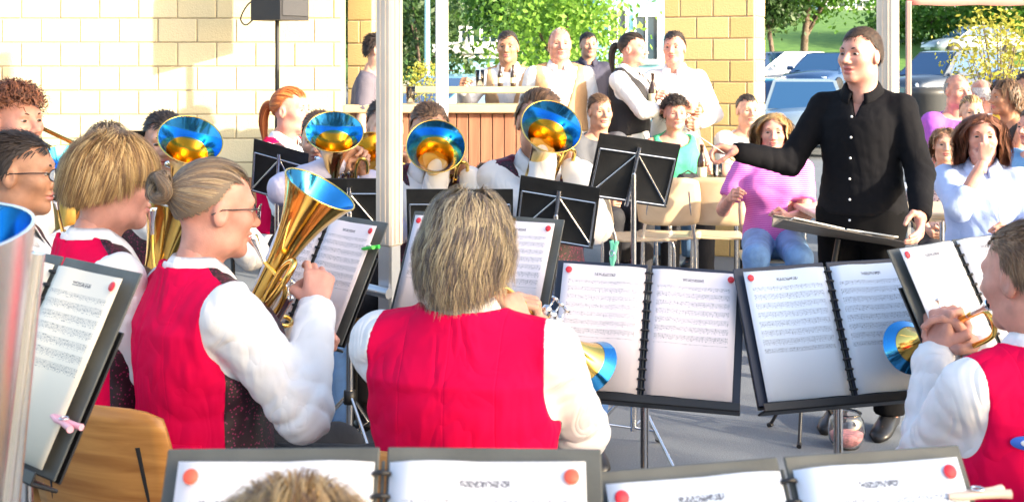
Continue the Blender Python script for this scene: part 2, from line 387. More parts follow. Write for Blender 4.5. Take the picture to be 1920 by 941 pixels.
    def lock(pth, rad, cnt, wdt):
        nonlocal V, Q, colv
        P0 = np.array([tuple(q) for q in spline(pth, 5)]); m = len(P0); vs = []; qs = []; cs = []
        prof = np.interp(np.linspace(0, 1, m), [0, .12, .6, 1], [.55, 1, .9, .2]) * rad
        for j in range(cnt):
            a = r.uniform(0, 6.28); e = r.uniform(.5, 1) ** .5
            o = np.stack([np.cos(a + np.linspace(0, .8, m)), np.sin(a + np.linspace(0, .8, m)), np.zeros(m)], 1) * prof[:, None] * e
            t = np.gradient(P0, axis=0); t /= np.linalg.norm(t, axis=1)[:, None]
            u1 = np.cross(t, (1, .2, .1)); u1 /= np.linalg.norm(u1, axis=1)[:, None]; u2 = np.cross(t, u1)
            rad_v = u1 * o[:, :1] + u2 * o[:, 1:2]; X = P0 + rad_v; sd = np.cross(t, rad_v); sd /= np.linalg.norm(sd, axis=1)[:, None] + 1e-9
            b = len(V) + sum(len(q) for q in vs); vs.append(np.stack([X - sd * wdt, X + sd * wdt], 1).reshape(-1, 3))
            s0 = b + np.arange(m - 1) * 2; qs.append(np.stack([s0, s0 + 1, s0 + 3, s0 + 2], 1)); cs.append(np.repeat((cols[r.integers(0, len(cols))] * r.uniform(.75, 1.25))[None], 2 * m, 0))
        V = np.vstack([V] + vs); Q = np.vstack([Q] + qs); colv = np.vstack([colv] + cs)
    if style == 'back':       # bun
        c0 = np.array((0, -.136, .048))
        for j in range(7):
            a0 = j * .9; pth = [tuple(c0 + np.array((math.cos(a0 + b) * (.020 + .004 * (j % 3)), .012 * math.sin(b * 2 + j) - .008, math.sin(a0 + b) * (.024 + .004 * (j % 2))))) for b in np.linspace(0, 3.6, 7)]
            lock(pth, .017, 70, width * 1.1)
    if style == 'tail': lock([(0, -.11, .03), (0, -.15, .02), (0, -.17, -.04), (0, -.165, -.12), (.01, -.15, -.19)], .028, 160, width * 1.3)
    return mesh_np('hair', V, Q, True, None, colv)
HAIRC = {'brown': [(.10, .055, .03), (.16, .09, .05), (.06, .035, .02)], 'dark': [(.025, .018, .015), (.04, .03, .025)], 'black': [(.012, .01, .012), (.02, .018, .02)],
         'blond': [(.42, .26, .10), (.26, .15, .06), (.55, .38, .18), (.16, .085, .04)], 'greyblond': [(.34, .26, .16), (.5, .4, .26), (.16, .12, .10), (.12, .095, .085), (.42, .33, .2)], 'dkblond': [(.24, .16, .10), (.36, .27, .17), (.14, .10, .075), (.17, .14, .12)],
         'dkbrown': [(.055, .034, .022), (.08, .05, .034), (.03, .02, .014)], 'red': [(.50, .13, .03), (.62, .20, .05), (.34, .08, .02)], 'grey': [(.30, .28, .27), (.4, .38, .36), (.2, .19, .18)], 'white': [(.6, .58, .55), (.7, .68, .66)], 'auburn': [(.16, .06, .03), (.24, .09, .045), (.09, .035, .02)], 'ltbrown': [(.22, .12, .065), (.3, .18, .1), (.13, .07, .04)]}
HAIRM = {}
def get_hair(style, colr, near):
    k = (style, colr, near)
    if k not in HAIRM or near == 2: HAIRM[k] = hair_mesh(style, HAIRC[colr], {0: 900, 1: 2600, 2: 15000}[near], {0: .0036, 1: .0019, 2: .00065}[near], abs(hash(style)) % 1 + len(HAIRM) + 3)
    return HAIRM[k]
_eye = None
def eye_mesh():
    global _eye
    if _eye is None:
        b = MB(); prof = [(.0118 * math.sin(a), .0118 * math.cos(a)) for a in np.linspace(.001, 3.14, 12)]
        M = frame((0, 0, 0), (0, 1, 0)); b.lathe(prof, 14, M)
        for i, f in enumerate(b.f):
            row = i // 14; b.m[i] = 2 if row < 2 else 1 if row < 3 else 0
        _eye = b.mesh('eye')
    return _eye
EYEB = {}
def brow_mesh(c):
    if c not in EYEB:
        b = MB()
        b.tube([(.014, .0845, .0265), (.026, .0845, .0315), (.038, .078, .0315), (.048, .067, .026)], [.0024, .0034, .003, .001], 6)
        EYEB[c] = b.mesh('eyebrow')
    return EYEB[c]
def glasses_obj(parent, M, m, sun=False):
    b = MB()
    for sx in (-1, 1):
        pts = [(sx * .033 + .024 * math.cos(a), .102 - .012 * abs(math.cos(a)) * (1 if math.cos(a) * sx > 0 else 0), .005 + .018 * math.sin(a)) for a in np.linspace(0, 2 * math.pi, 17)]
        b.tube(pts, .0017, 6, False); b.tube([(sx * .056, .092, .012), (sx * .073, .05, .012), (sx * .081, -.01, .008), (sx * .080, -.035, -.004)], .0018, 6)
    b.tube([(-.009, .104, .008), (0, .108, .011), (.009, .104, .008)], .0016, 6)
    o = b.obj('glasses', m, parent, M)
    l = MB()
    for sx in (-1, 1): l.add([(sx * .033 + .0225 * math.cos(a), .1 - .009 * (math.cos(a) * sx > .3), .005 + .0165 * math.sin(a)) for a in np.linspace(0, 2 * math.pi, 15)[:-1]], [tuple(range(14))])
    l.obj('lens', mat('dark_lens', (.02, .02, .025), .05) if sun else mat('clear_lens', (.9, .92, .95), .02, trans=1), o)
SKINS = {'fair': (.56, .31, .22), 'pink': (.57, .27, .205), 'tan': (.42, .21, .125), 'mid': (.50, .26, .175)}
def skin(k):
    return mat('skin_' + k, SKINS[k], .50, noise=.17, nscale=22, bump=.16, bscale=420, sss=.12)
NPER = [0]
def person(label, px, py, d, rz, sit=True, h=.016, near=0, hd='m', sk='fair', hair=('short', 'brown'), hy=0, hp=0, hroll=0, lean=0, fat=1.0, sh=1.0,
           hR=None, hL=None, poleR=(.5, -.3, -1), poleL=(-.5, -.3, -1), pR='grip', pL='grip', nR=(-1, .3, 0), nL=(1, .3, 0), dR=None, dL=None,
           top='shirt', tcol=None, vest=None, pants=None, sleeve='long', bust=0, glasses=None, group=None, seatz=.46, zt=None, collar=True, legs=True, kk=None, cx=0, shoe=None, knee=.42, armr=1.0, opencol=False, hRw=None, hLw=None, inst=None, flat=False):
    """head-top pixel (px,py) at depth d; rz: 0 looks away from the camera, 180 looks at it"""
    NPER[0] += 1; sd = NPER[0]
    ztop = at(px, py, d).z
    nom = (1.305 if sit else 1.70)
    k = kk or max(.72, min(1.14, ztop / nom)); X = (px - 960) / F * d
    dz = 0 if sit else .395
    hf = Vector((0, .03 + lean * .62, 1.185 + dz))                    # head centre, local
    off = Matrix.Rotation(R(rz), 3, 'Z') @ Vector((hf.x + cx, hf.y, 0)) * k
    M = TR((X - off.x, d - off.y, 0), rz, k)
    Mh = Matrix.Translation(hf + Vector((cx, 0, 0))) @ Matrix.Rotation(R(hy), 4, 'Z') @ Matrix.Rotation(R(hp), 4, 'X') @ Matrix.Rotation(R(hroll), 4, 'Y')
    if inst: hRw, hLw = inst(M @ Mh @ Vector((0, .096, -.058)), M)
    if hRw is not None: hR = M.inverted() @ Vector(hRw)
    if hLw is not None: hL = M.inverted() @ Vector(hLw)
    root = empty('person', M, label, 'person', group)
    T = [(t[0] + dz, t[1] + lean * max(0, t[0] - .5), t[2] * (sh if t[0] > .8 else 1) * (1 + (fat - 1) * (1 if t[0] < .95 else .3)), t[3] * (1 + (fat - 1) * (1.25 if .45 < t[0] < .95 else .2)), cx * max(0, t[0] - .5) / .6) for t in TORSO]
    shx = .168 * sh * (1 + (fat - 1) * .5); sy = -.012 + lean * .48
    ShR = Vector((shx + cx * .8, sy, .968 + dz)); ShL = Vector((-shx + cx * .8, sy, .968 + dz))
    df = (.30, .10, .62 + dz * 0) if sit else (.27, .06, .80)
    WR = Vector(hR if hR else (.14, .34, .62) if sit else (.26, .08, .80)); WL = Vector(hL if hL else (-.14, .34, .62) if sit else (-.26, .08, .80))
    ER, WR = ik(ShR, WR, poleR, .285, .255); EL, WL = ik(ShL, WL, poleL, .285, .255)
    arms = [(ShR, ER, WR, 1), (ShL, EL, WL, -1)]
    ar = armr * (1 + (fat - 1) * .4)
    if sit: jt = [(Vector((s * .085, .02, .54)), Vector((s * .12, knee, .50)), Vector((s * .125, knee - .03, .085))) for s in (1, -1)]
    else: jt = [(Vector((s * .085, 0, .92)), Vector((s * .10, .015, .50)), Vector((s * .11, -.02, .085))) for s in (1, -1)]
    def arm_sdf(P, inf, end=1.0, part='all'):
        D = None
        for a, e, w, s in arms:
            u = rc(P, a, e, .050 * ar + inf, .041 * ar + inf); w2 = e + (w - e) * end
            if part == 'all': f = rc(P, e, w2, .041 * ar + inf, (.041 + (.027 - .041) * end) * ar + inf); u = sm(u, f, .02)
            D = u if D is None else np.minimum(D, u)
        return D
    def shoulders(P, inf):
        nb = Vector((cx * .85, -.025 + lean * .52, 1.015 + dz)); D = None
        for a in (ShR, ShL):
            q = rc(P, nb, a + Vector((0, 0, -.006)), .034 + inf, .047 * ar + inf); D = q if D is None else np.minimum(D, q)
        return D
    def bustf(P, D, inf):
        if bust:
            for s in (-1, 1): D = sm(D, el(P, (s * .075, .085 + lean * .35, .86 + dz), (.07 + inf, .06 * bust + inf, .07 + inf)), .05)
        return D
    def legs_sdf(P, inf):
        D = None
        for hpj, kn, an in jt:
            u = sm(rc(P, hpj, kn, .084 * (fat * .5 + .5) + inf, .060 + inf), rc(P, kn, an, .058 + inf, .040 + inf * 1.6), .03); D = u if D is None else sm(D, u, .015)
        return D
    pts = [ShR, ShL, ER, EL, WR, WL]
    lo = [min(q[i] for q in pts) - .1 for i in range(3)]; hi = [max(q[i] for q in pts) + .1 for i in range(3)]
    lo = [min(lo[0], -.24), min(lo[1], -.2 + min(0, lean)), min(lo[2], .40 + dz)]; hi = [max(hi[0], .24), max(hi[1], .24 + max(0, lean * .5)), max(hi[2], 1.12 + dz)]
    # --- body: torso, arms (coarse), head and hands (fine) in one mesh
    hb = max(h, .014); lo2 = list(lo); hi2 = list(hi)
    if sit: lo2[2] = 0; hi2[1] = max(hi2[1], knee + .2)
    else: lo2[2] = 0; hi2[1] = max(hi2[1], .2)
    ax, P = grid(lo2, hi2, hb * 1.15)
    D = torso(P, T, -.007); D = sm(D, shoulders(P, -.007), .03); D = bustf(P, D, -.008); D = sm(D, arm_sdf(P, 0), .015); D = sm(D, legs_sdf(P, 0), .03)
    for hpj, kn, an in jt: D = sm(D, rc(P, an + Vector((0, -.03, -.035)), an + Vector((0, .13, -.055)), .034, .028), .02)
    V, Q = nets(D, ax); V = smoothv(V, Q); mi = np.zeros(len(Q), np.int32)
    hv, hq, hm = head(hd)
    def app(vv, MM): A = np.array(MM); return vv @ A[:3, :3].T + A[:3, 3]
    Q = np.vstack([Q, hq + len(V)]); V = np.vstack([V, app(hv, Mh)]); mi = np.concatenate([mi, hm])
    hs = .92 if 'f' in hd else 1.0
    for (a, e, w, s), pk, nn, dd in ((arms[0], pR, nR, dR), (arms[1], pL, nL, dL)):
        hv, hq = hand(pk); fd = (w - e).normalized(); z = Vector(dd).normalized() if dd else fd
        Mm = frame(w, z, nn) ; flip = (s == 1)
        sc = Matrix.Diagonal((-hs if flip else hs, hs, hs, 1)) if True else None
        # thumb (+X) must point up/inward: right hand mirrored
        vv = app(hv, Mm @ sc); qq = hq[:, ::-1] if flip else hq
        Q = np.vstack([Q, qq + len(V)]); V = np.vstack([V, vv]); mi = np.concatenate([mi, np.zeros(len(qq), np.int32)])
    link('body', mesh_np('body', V, Q, True, mi), [skin(sk), mat('lips', (.50, .17, .15) if 'f' in hd else (.46, .21, .17), .4)], root)
    for s in (-1, 1):
        link('eye', eye_mesh(), [mat('eye_white', (.42, .38, .36), .3), mat('iris', (.10, .07, .04), .15), mat('pupil', (.01, .01, .01), .1)], root, Mh @ Matrix.Translation((s * .0315, .0725, .007)) @ Matrix.Diagonal((1.08, .95, .56, 1)))
    bc = hair[1] if hair else 'brown'
    for s in (-1, 1): link('eyebrow', brow_mesh(bc), mat('brow_' + bc, tuple(q * .5 for q in HAIRC[bc][-1]), .8), root, Mh @ Matrix.Scale(s, 4, (1, 0, 0)))
    if hair: link('hair', get_hair(hair[0], hair[1], near), mat('hair_m', (.2, .1, .05), .52, attr=True, spec=.35), root, Mh)
    if glasses: glasses_obj(root, Mh, mat('frame_dark', (.02, .015, .02), .25), glasses == 'sun')
    # --- clothing
    amp = .0035 if near else .0025
    tm = tcol or mat('cloth_white', (.80, .79, .80), .75, bump=.15, bscale=260, crease=.35)
    zb = (.50 if sit else .53) + dz * .98
    ax, P = grid((lo[0], lo[1], zb - .02), hi, h)
    inf = .013
    D = torso(P, T, inf); D = sm(D, shoulders(P, inf), .03); D = bustf(P, D, inf)
    if sleeve != 'none':
        if sleeve == 'long': A = arm_sdf(P, inf + .003, .92); D = sm(D, A, .018)
        elif sleeve == 'roll': A = arm_sdf(P, inf + .005, .25); D = sm(D, A, .018)
        else: A = arm_sdf(P, inf + .010, .0, 'upper'); D = sm(D, A, .03)
    fo = amp * (1.9 if not flat else 1.5); D = D + folds(P, fo, sd)
    for a, e, w, s in (arms if sleeve in ('long', 'roll') else []):
        for (p0, p1, side, base) in ((a, e, 0, 0), (e, w, 1, 1)):
            ax_ = p1 - p0; L_ = ax_.length; u = ax_ / L_; o1 = u.orthogonal().normalized(); o2 = u.cross(o1)
            qx, qy, qz = P[0] - p0.x, P[1] - p0.y, P[2] - p0.z; t = (qx * u.x + qy * u.y + qz * u.z) / L_
            d1 = qx * o1.x + qy * o1.y + qz * o1.z; d2 = qx * o2.x + qy * o2.y + qz * o2.z; rr = d1 * d1 + d2 * d2
            A_ = (np.exp(-((t - (1 - side)) / .40) ** 2) + (.5 * np.exp(-((t - .9) / .15) ** 2) if side else .45 * np.exp(-(t / .3) ** 2)) + .12) * np.exp(-(rr / .0075) ** 2) * ((t > -.15) & (t < 1.15))
            ph_ = 34 * t * (L_ / .27) + 34 * (d1 if (sd % 2) else d2) + .9 * np.sin(30 * d2 + 11 * t + sd) + .7 * np.sin(38 * d1 + 5 * t)
            D = D + A_ * (amp * (2.0 if not flat else 1.0)) * (1 - 2 * np.abs(np.sin(ph_ * .5)) ** .7) * (.55 + .45 * np.sin(9 * t + 40 * d2 + sd))
    if sleeve == 'short':
        for a, e, w, s in arms:
            ml = a + (e - a) * .72; nd = (e - a).normalized(); pl = (P[0] - ml.x) * nd.x + (P[1] - ml.y) * nd.y + (P[2] - ml.z) * nd.z
            D = np.maximum(D, np.where(rc(P, a, e, .10, .10) < 0, pl, -1))
    D = np.maximum(D, zb - P[2] + 0 * D)
    pl = P[2] - (1.04 if top == 'shirt' else 1.022) - dz + (.45 if top != 'tank' else .9) * (P[1] - lean * .55 + .02) + 0 * D
    D = np.maximum(D, np.where(el(P, (cx * .9, lean * .55, 1.04 + dz), (.115, .14, .13)) < 0, pl, -1))
    if opencol: D = smx(D, -np.maximum((np.abs(P[0] - cx) - (P[2] - .93 - dz) * .32) * .9, .02 + lean * .5 - P[1]), .006)
    if sleeve == 'none':
        for a, e, w, s in arms: D = smx(D, -el(P, (a.x + s * .035, a.y, a.z - .02), (.06, .10, .12)), .01)
    V, Q = nets(D, ax)
    link({'shirt': 'shirt', 'tee': 'tee_shirt', 'tank': 'tank_top'}[top], mesh_np('shirt', V, Q), tm, root)
    if top == 'shirt' and collar:
        b = MB(); nn = 26; rows = [(.062, .066, .060), (.066, .070, .098), (.074, .079, .086), (.095, .102, .046)]; vs = []
        for rx, ry, zz in rows:
            for j in range(nn):
                a = R(-90) + R(-158) + R(316) * j / (nn - 1); fr = max(0, math.sin(a))
                vs.append((cx + rx * math.cos(a) * (1 - .06 * fr), -.006 + lean * .56 + ry * math.sin(a), .985 + dz + zz - .042 * fr - .01 * fr * fr))
        b.add(vs, [(i * nn + j, i * nn + j + 1, (i + 1) * nn + j + 1, (i + 1) * nn + j) for i in range(3) for j in range(nn - 1)], True)
        o = b.obj('collar', tm, root); md = o.modifiers.new('s', 'SOLIDIFY'); md.thickness = .003; md.offset = 0
    if vest:
        ax, P = grid((-.26, lo[1], .535 + dz), (.26, max(.25, .26 + lean * .5), 1.08 + dz), h)
        D = torso(P, T, inf + .013); D = sm(D, shoulders(P, inf + .012), .03); D = bustf(P, D, inf + .012); D = D + folds(P, fo, sd) * .8
        for a, e, w, s in arms: D = smx(D, -el(P, (a.x + s * .040, a.y + .012, a.z - .035), (.052, .105, .125)), .012)
        vz = .80 + dz; wdg = (np.abs(P[0] - cx) - (P[2] - vz) * (.42 if vest[0] != 'open' else .30) - (0 if vest[0] != 'open' else .055)) * .9; fr = np.maximum(wdg, -(P[1] - .0 - lean * .4)); D = smx(D, -fr, .01)
        D = smx(D, -el(P, (cx * .9, .0 + lean * .55, 1.085 + dz), (.098, .108, .075)), .006)
        zc = .575 + dz; D = np.maximum(D, zc - P[2] + .03 * np.cos(P[0] * 9) * (P[1] > .05))
        V, Q = nets(D, ax); yb = (-.03 if 'x' in vest[0] else .02) + lean * .3
        nr = np.abs(V[:, 1] - yb) < h * .62; V[nr, 1] = yb; fm = (V[Q][:, :, 1].max(1) > yb + 1e-5).astype(np.int32)
        link('vest', mesh_np('vest', V, Q, True, fm), [vest[1], vest[2]], root)
    if near == 2 and sleeve == 'long':
        for a, e, w, s in arms:
            u = (w - e).normalized(); c0 = e + (w - e) * .80; L_ = (w - c0).length + .012
            b = MB(); b.lathe([(.034 * ar, .0), (.0385 * ar, .001), (.0385 * ar, L_ * .5), (.0375 * ar, L_), (.034 * ar, L_ - .001)], 24, frame(c0, u)); b.obj('cuff', tm, root)
    if vest and near == 2:
        zz = .665 + dz; tw = np.interp(zz, [t[0] for t in T], [t[2] for t in T]) + inf + .017; td = np.interp(zz, [t[0] for t in T], [t[3] for t in T]) + inf + .017; ty = np.interp(zz, [t[0] for t in T], [t[1] for t in T])
        b = MB(); an_ = [R(-90) + R(q) for q in np.linspace(-62, 62, 17)]; vs = [(tw * math.cos(a), ty + td * math.sin(a), zz + z_) for a in an_ for z_ in (-.011, .011)]
        b.add(vs, [(2 * i, 2 * i + 2, 2 * i + 3, 2 * i + 1) for i in range(16)], True); o = b.obj('back_strap', vest[1], root); md = o.modifiers.new('s', 'SOLIDIFY'); md.thickness = .004
        b = MB(); b.box((0, ty - td - .002, zz), (.05, .006, .026), None, .002); b.obj('buckle', mat('black_metal', (.012, .012, .014), .45), root)
    if legs:
        pm = pants or mat('cloth_dark', (.02, .02, .025), .8, bump=.15)
        hi3 = [.26, knee + .12 if sit else .2, (.66 if sit else zb + .02)]
        ax, P = grid((-.26, -.19, .05), hi3, max(h, .015))
        D = torso(P, T, .010); D = np.maximum(D, P[2] - zb - .01 + 0 * D); D = sm(D, legs_sdf(P, .014), .03) + folds(P, amp * 1.6, sd + 90); D = np.maximum(D, .075 - P[2] + 0 * D)
        V, Q = nets(D, ax); link('trousers', mesh_np('trousers', V, Q), pm, root)
        for hpj, kn, an in jt:
            b = MB(); sp = [(an.x, an.y - .07, .0), (an.x, an.y - .065, .05), (an.x, an.y, .055), (an.x, an.y + .08, .05), (an.x, an.y + .16, .035), (an.x, an.y + .19, .02)]
            prof = [(-.075, .028, .085), (-.05, .036, .10), (0, .038, .10), (.06, .042, .075), (.12, .046, .058), (.17, .040, .045), (.195, .02, .03)]
            vs = []; n = 12
            for yy, ww, hh in prof:
                for j in range(n):
                    a = 2 * math.pi * j / n; vs.append((an.x + ww * math.cos(a), an.y + yy, max(.002, hh * .5 + hh * .5 * math.sin(a))))
            fs = [(i * n + j, i * n + (j + 1) % n, (i + 1) * n + (j + 1) % n, (i + 1) * n + j) for i in range(6) for j in range(n)] + [tuple(range(n))[::-1], tuple(6 * n + j for j in range(n))]
            b.add(vs, fs, True); b.obj('shoe', shoe or mat('shoe_black', (.015, .015, .017), .35), root)
    return dict(root=root, M=M, k=k, Mh=M @ Mh, WR=M @ WR, WL=M @ WL, mouth=M @ (Mh @ Vector((0, .096, -.058))), dz=dz, Ml=Mh)
# ------------------------------------------------------------------ common materials
WHITE = mat('cloth_white', (.80, .79, .80), .75, bump=.03, bscale=500, crease=.42, spec=.2)
RED = mat('vest_red', (.72, .002, .062), .8, bump=.05, bscale=500, crease=.40, spec=.08)
def seam(m, spec):            # stitched seams: thin grooves at given local x (back panels)
    n = m.node_tree.nodes; l = m.node_tree.links; b = n['Principled BSDF']; tc = n.new('ShaderNodeTexCoord'); sp = n.new('ShaderNodeSeparateXYZ'); l.new(tc.outputs['Object'], sp.inputs[0]); acc = None
    for x in spec:
        q = n.new('ShaderNodeMath'); q.operation = 'SUBTRACT'; q.inputs[1].default_value = x; l.new(sp.outputs[0], q.inputs[0]); a = n.new('ShaderNodeMath'); a.operation = 'ABSOLUTE'; l.new(q.outputs[0], a.inputs[0])
        mr = n.new('ShaderNodeMapRange'); mr.inputs['From Max'].default_value = .0028; mr.inputs['To Min'].default_value = 0; mr.inputs['To Max'].default_value = 1; l.new(a.outputs[0], mr.inputs['Value'])
        if acc is None: acc = mr.outputs[0]
        else: mn = n.new('ShaderNodeMath'); mn.operation = 'MINIMUM'; l.new(acc, mn.inputs[0]); l.new(mr.outputs[0], mn.inputs[1]); acc = mn.outputs[0]
    bp = n.new('ShaderNodeBump'); bp.inputs['Strength'].default_value = .30; bp.inputs['Distance'].default_value = .003; l.new(acc, bp.inputs['Height'])
    if b.inputs['Normal'].links: l.new(b.inputs['Normal'].links[0].from_socket, bp.inputs['Normal'])
    l.new(bp.outputs['Normal'], b.inputs['Normal'])
seam(RED, (0, .105, -.105))
def sparkle(name, c1, c2, sc, thr):
    m = mat(name, c1, .5); n = m.node_tree.nodes; l = m.node_tree.links; b = n['Principled BSDF']
    v = n.new('ShaderNodeTexVoronoi'); v.inputs['Scale'].default_value = sc; tc = n.new('ShaderNodeTexCoord'); l.new(tc.outputs['Object'], v.inputs['Vector'])
    r = n.new('ShaderNodeValToRGB'); r.color_ramp.elements[0].position = thr; r.color_ramp.elements[0].color = (*c2, 1); r.color_ramp.elements[1].position = thr + .08; r.color_ramp.elements[1].color = (*c1, 1)
    l.new(v.outputs['Distance'], r.inputs['Fac']); l.new(r.outputs['Color'], b.inputs['Base Color']); return m
VFRONT = sparkle('vest_brocade', (.022, .006, .014), (.30, .02, .10), 130, .22)
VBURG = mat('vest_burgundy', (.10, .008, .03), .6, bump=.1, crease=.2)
BLACKS = mat('shirt_black', (.006, .006, .008), .85, bump=.05, bscale=500, crease=.12, spec=.12)
DARK = mat('cloth_dark', (.015, .015, .02), .8, bump=.15, crease=.2)
JEANS = mat('denim', (.045, .12, .32), .8, noise=.25, nscale=14, bump=.2, bscale=500, crease=.3)
LJEANS = mat('denim_light', (.16, .30, .55), .8, noise=.2, nscale=14, bump=.2, bscale=500, crease=.3)
LAV = mat('cloth_lavender', (.55, .55, .75), .75, bump=.15, crease=.25)
STEEL = mat('chrome', (.72, .72, .74), .18, 1, bump=.02, bscale=60)
SATIN = mat('satin_steel', (.55, .55, .57), .38, 1)
BLK = mat('black_metal', (.012, .012, .014), .45, bump=.05)
BLKB = mat('black_board', (.010, .011, .013), .5, noise=.4, nscale=9, bump=.06, bscale=120)
GREYB = mat('grey_board', (.085, .09, .085), .55, noise=.3, nscale=9, bump=.06, bscale=120)
BRASS = mat('brass_lacquer', (.86, .56, .14), .13, 1, noise=.12, nscale=9, bump=.015, bscale=30)
SATINS = mat('satin_silver', (.88, .87, .83), .27, .9, noise=.04, nscale=6, bump=.02, bscale=20)
SILVER = mat('silver_plate', (.82, .84, .88), .10, 1, bump=.012, bscale=25)
BELL_SKY = mat('bell_sky_tint', (.045, .34, .74), .11, .9, noise=.18, nscale=9, bump=.02, bscale=18, coat=.2)  # blue colour stands in for the sky reflected in the bells
def wood(name, c1, c2, sc=(2, 30, 2), rough=.38):
    m = mat(name, c1, rough); n = m.node_tree.nodes; l = m.node_tree.links; b = n['Principled BSDF']
    tc = n.new('ShaderNodeTexCoord'); mp = n.new('ShaderNodeMapping'); mp.inputs['Scale'].default_value = sc; t = n.new('ShaderNodeTexNoise'); t.inputs['Scale'].default_value = 1.4; t.inputs['Detail'].default_value = 6; t.inputs['Distortion'].default_value = .7
    oi = n.new('ShaderNodeObjectInfo'); ad = n.new('ShaderNodeVectorMath'); ad.operation = 'ADD'; sc2 = n.new('ShaderNodeVectorMath'); sc2.operation = 'SCALE'; sc2.inputs[0].default_value = (37, 21, 13)
    l.new(oi.outputs['Random'], sc2.inputs['Scale']); l.new(tc.outputs['Object'], mp.inputs['Vector']); l.new(mp.outputs[0], ad.inputs[0]); l.new(sc2.outputs[0], ad.inputs[1]); l.new(ad.outputs[0], t.inputs['Vector'])
    r = n.new('ShaderNodeValToRGB'); r.color_ramp.elements[0].position = .3; r.color_ramp.elements[1].position = .7; r.color_ramp.elements[0].color = (*c1, 1); r.color_ramp.elements[1].color = (*c2, 1)
    l.new(t.outputs['Fac'], r.inputs['Fac']); l.new(r.outputs['Color'], b.inputs['Base Color'])
    bp = n.new('ShaderNodeBump'); bp.inputs['Strength'].default_value = .15; bp.inputs['Distance'].default_value = .004; l.new(t.outputs['Fac'], bp.inputs['Height']); l.new(bp.outputs['Normal'], b.inputs['Normal'])
    return m
PLY = wood('plywood', (.26, .10, .02), (.50, .25, .07), (2.2, 4, 26))
PLYL = wood('plywood_light', (.60, .43, .25), (.74, .58, .38), (3, 22, 3))
TIMBER = wood('bar_timber', (.24, .09, .047), (.35, .155, .085), (18, 18, 1.5), .55)
TOPW = wood('bar_top_wood', (.50, .36, .18), (.62, .47, .27), (2, 25, 2), .5)
# printed sheet music: staves and notes in page space (x 0..w, y 0..h)
def page_mat(name, tint, w, h, y0, pitch, seed):
    m = mat(name, tint, .65); n = m.node_tree.nodes; l = m.node_tree.links; b = n['Principled BSDF']
    tc = n.new('ShaderNodeTexCoord'); sp = n.new('ShaderNodeSeparateXYZ'); l.new(tc.outputs['Object'], sp.inputs[0])
    def M2(op, a, bb=None, c=None):
        q = n.new('ShaderNodeMath'); q.operation = op
        for i, v in enumerate((a, bb, c)):
            if v is None: continue
            if isinstance(v, (int, float)): q.inputs[i].default_value = v
            else: l.new(v, q.inputs[i])
        return q.outputs[0]
    x, y = sp.outputs[0], sp.outputs[1]; ax = M2('ABSOLUTE', x)
    yy = M2('SUBTRACT', h - .035, y); fr = M2('FRACT', M2('DIVIDE', yy, pitch))
    ins = M2('LESS_THAN', fr, .52); line = M2('LESS_THAN', M2('FRACT', M2('DIVIDE', fr, .104)), .26)
    rng_ = M2('MULTIPLY', M2('GREATER_THAN', yy, .004), M2('GREATER_THAN', y, y0))
    xm = M2('MULTIPLY', M2('GREATER_THAN', ax, .022), M2('LESS_THAN', ax, w - .018))
    tn = n.new('ShaderNodeTexNoise'); tn.inputs['Scale'].default_value = 1; tn.inputs['Detail'].default_value = 2; mp = n.new('ShaderNodeMapping'); mp.inputs['Scale'].default_value = (330, 420, 1); mp.inputs['Location'].default_value = (seed, seed * 2, 0)
    l.new(tc.outputs['Object'], mp.inputs[0]); l.new(mp.outputs[0], tn.inputs['Vector'])
    note = M2('MULTIPLY', M2('GREATER_THAN', tn.outputs['Fac'], .58), M2('LESS_THAN', fr, .66))
    ink = M2('MULTIPLY', M2('MULTIPLY', M2('MAXIMUM', M2('MULTIPLY', M2('MULTIPLY', ins, line), .55), M2('MULTIPLY', note, .75)), rng_), xm)
    ttl = M2('MULTIPLY', M2('MULTIPLY', M2('LESS_THAN', M2('ABSOLUTE', M2('SUBTRACT', yy, -.012)), .0035), M2('LESS_THAN', M2('ABSOLUTE', M2('SUBTRACT', ax, w * .5)), .026)), M2('GREATER_THAN', tn.outputs['Fac'], .47))
    ink = M2('MAXIMUM', ink, M2('MULTIPLY', ttl, .85))
    mx = n.new('ShaderNodeMixRGB'); l.new(ink, mx.inputs[0]); mx.inputs[1].default_value = (*tint, 1); mx.inputs[2].default_value = (.05, .05, .07, 1)
    l.new(mx.outputs[0], b.inputs['Base Color'])
    b.inputs['Subsurface Weight'].default_value = 0
    return m
PAGE = page_mat('sheet_music', (.86, .77, .79), .215, .305, .125, .0205, 3.3)
PAGE2 = page_mat('sheet_music_shade_tint', (.74, .79, .88), .215, .305, .11, .0215, 9.1)  # bluish tint paints the sky-lit shade onto white paper
PAGEC = page_mat('sheet_music_sun_tint', (.88, .80, .66), .215, .305, .14, .0195, 17.7)  # cream tint paints the warm sunlight onto white paper
PAGEW = page_mat('sheet_music_white', (.84, .83, .85), .215, .305, .09, .0225, 27.7)
STICK = mat('red_sticker', (.75, .03, .05), .5)
STICKO = mat('orange_sticker', (.80, .12, .07), .5)
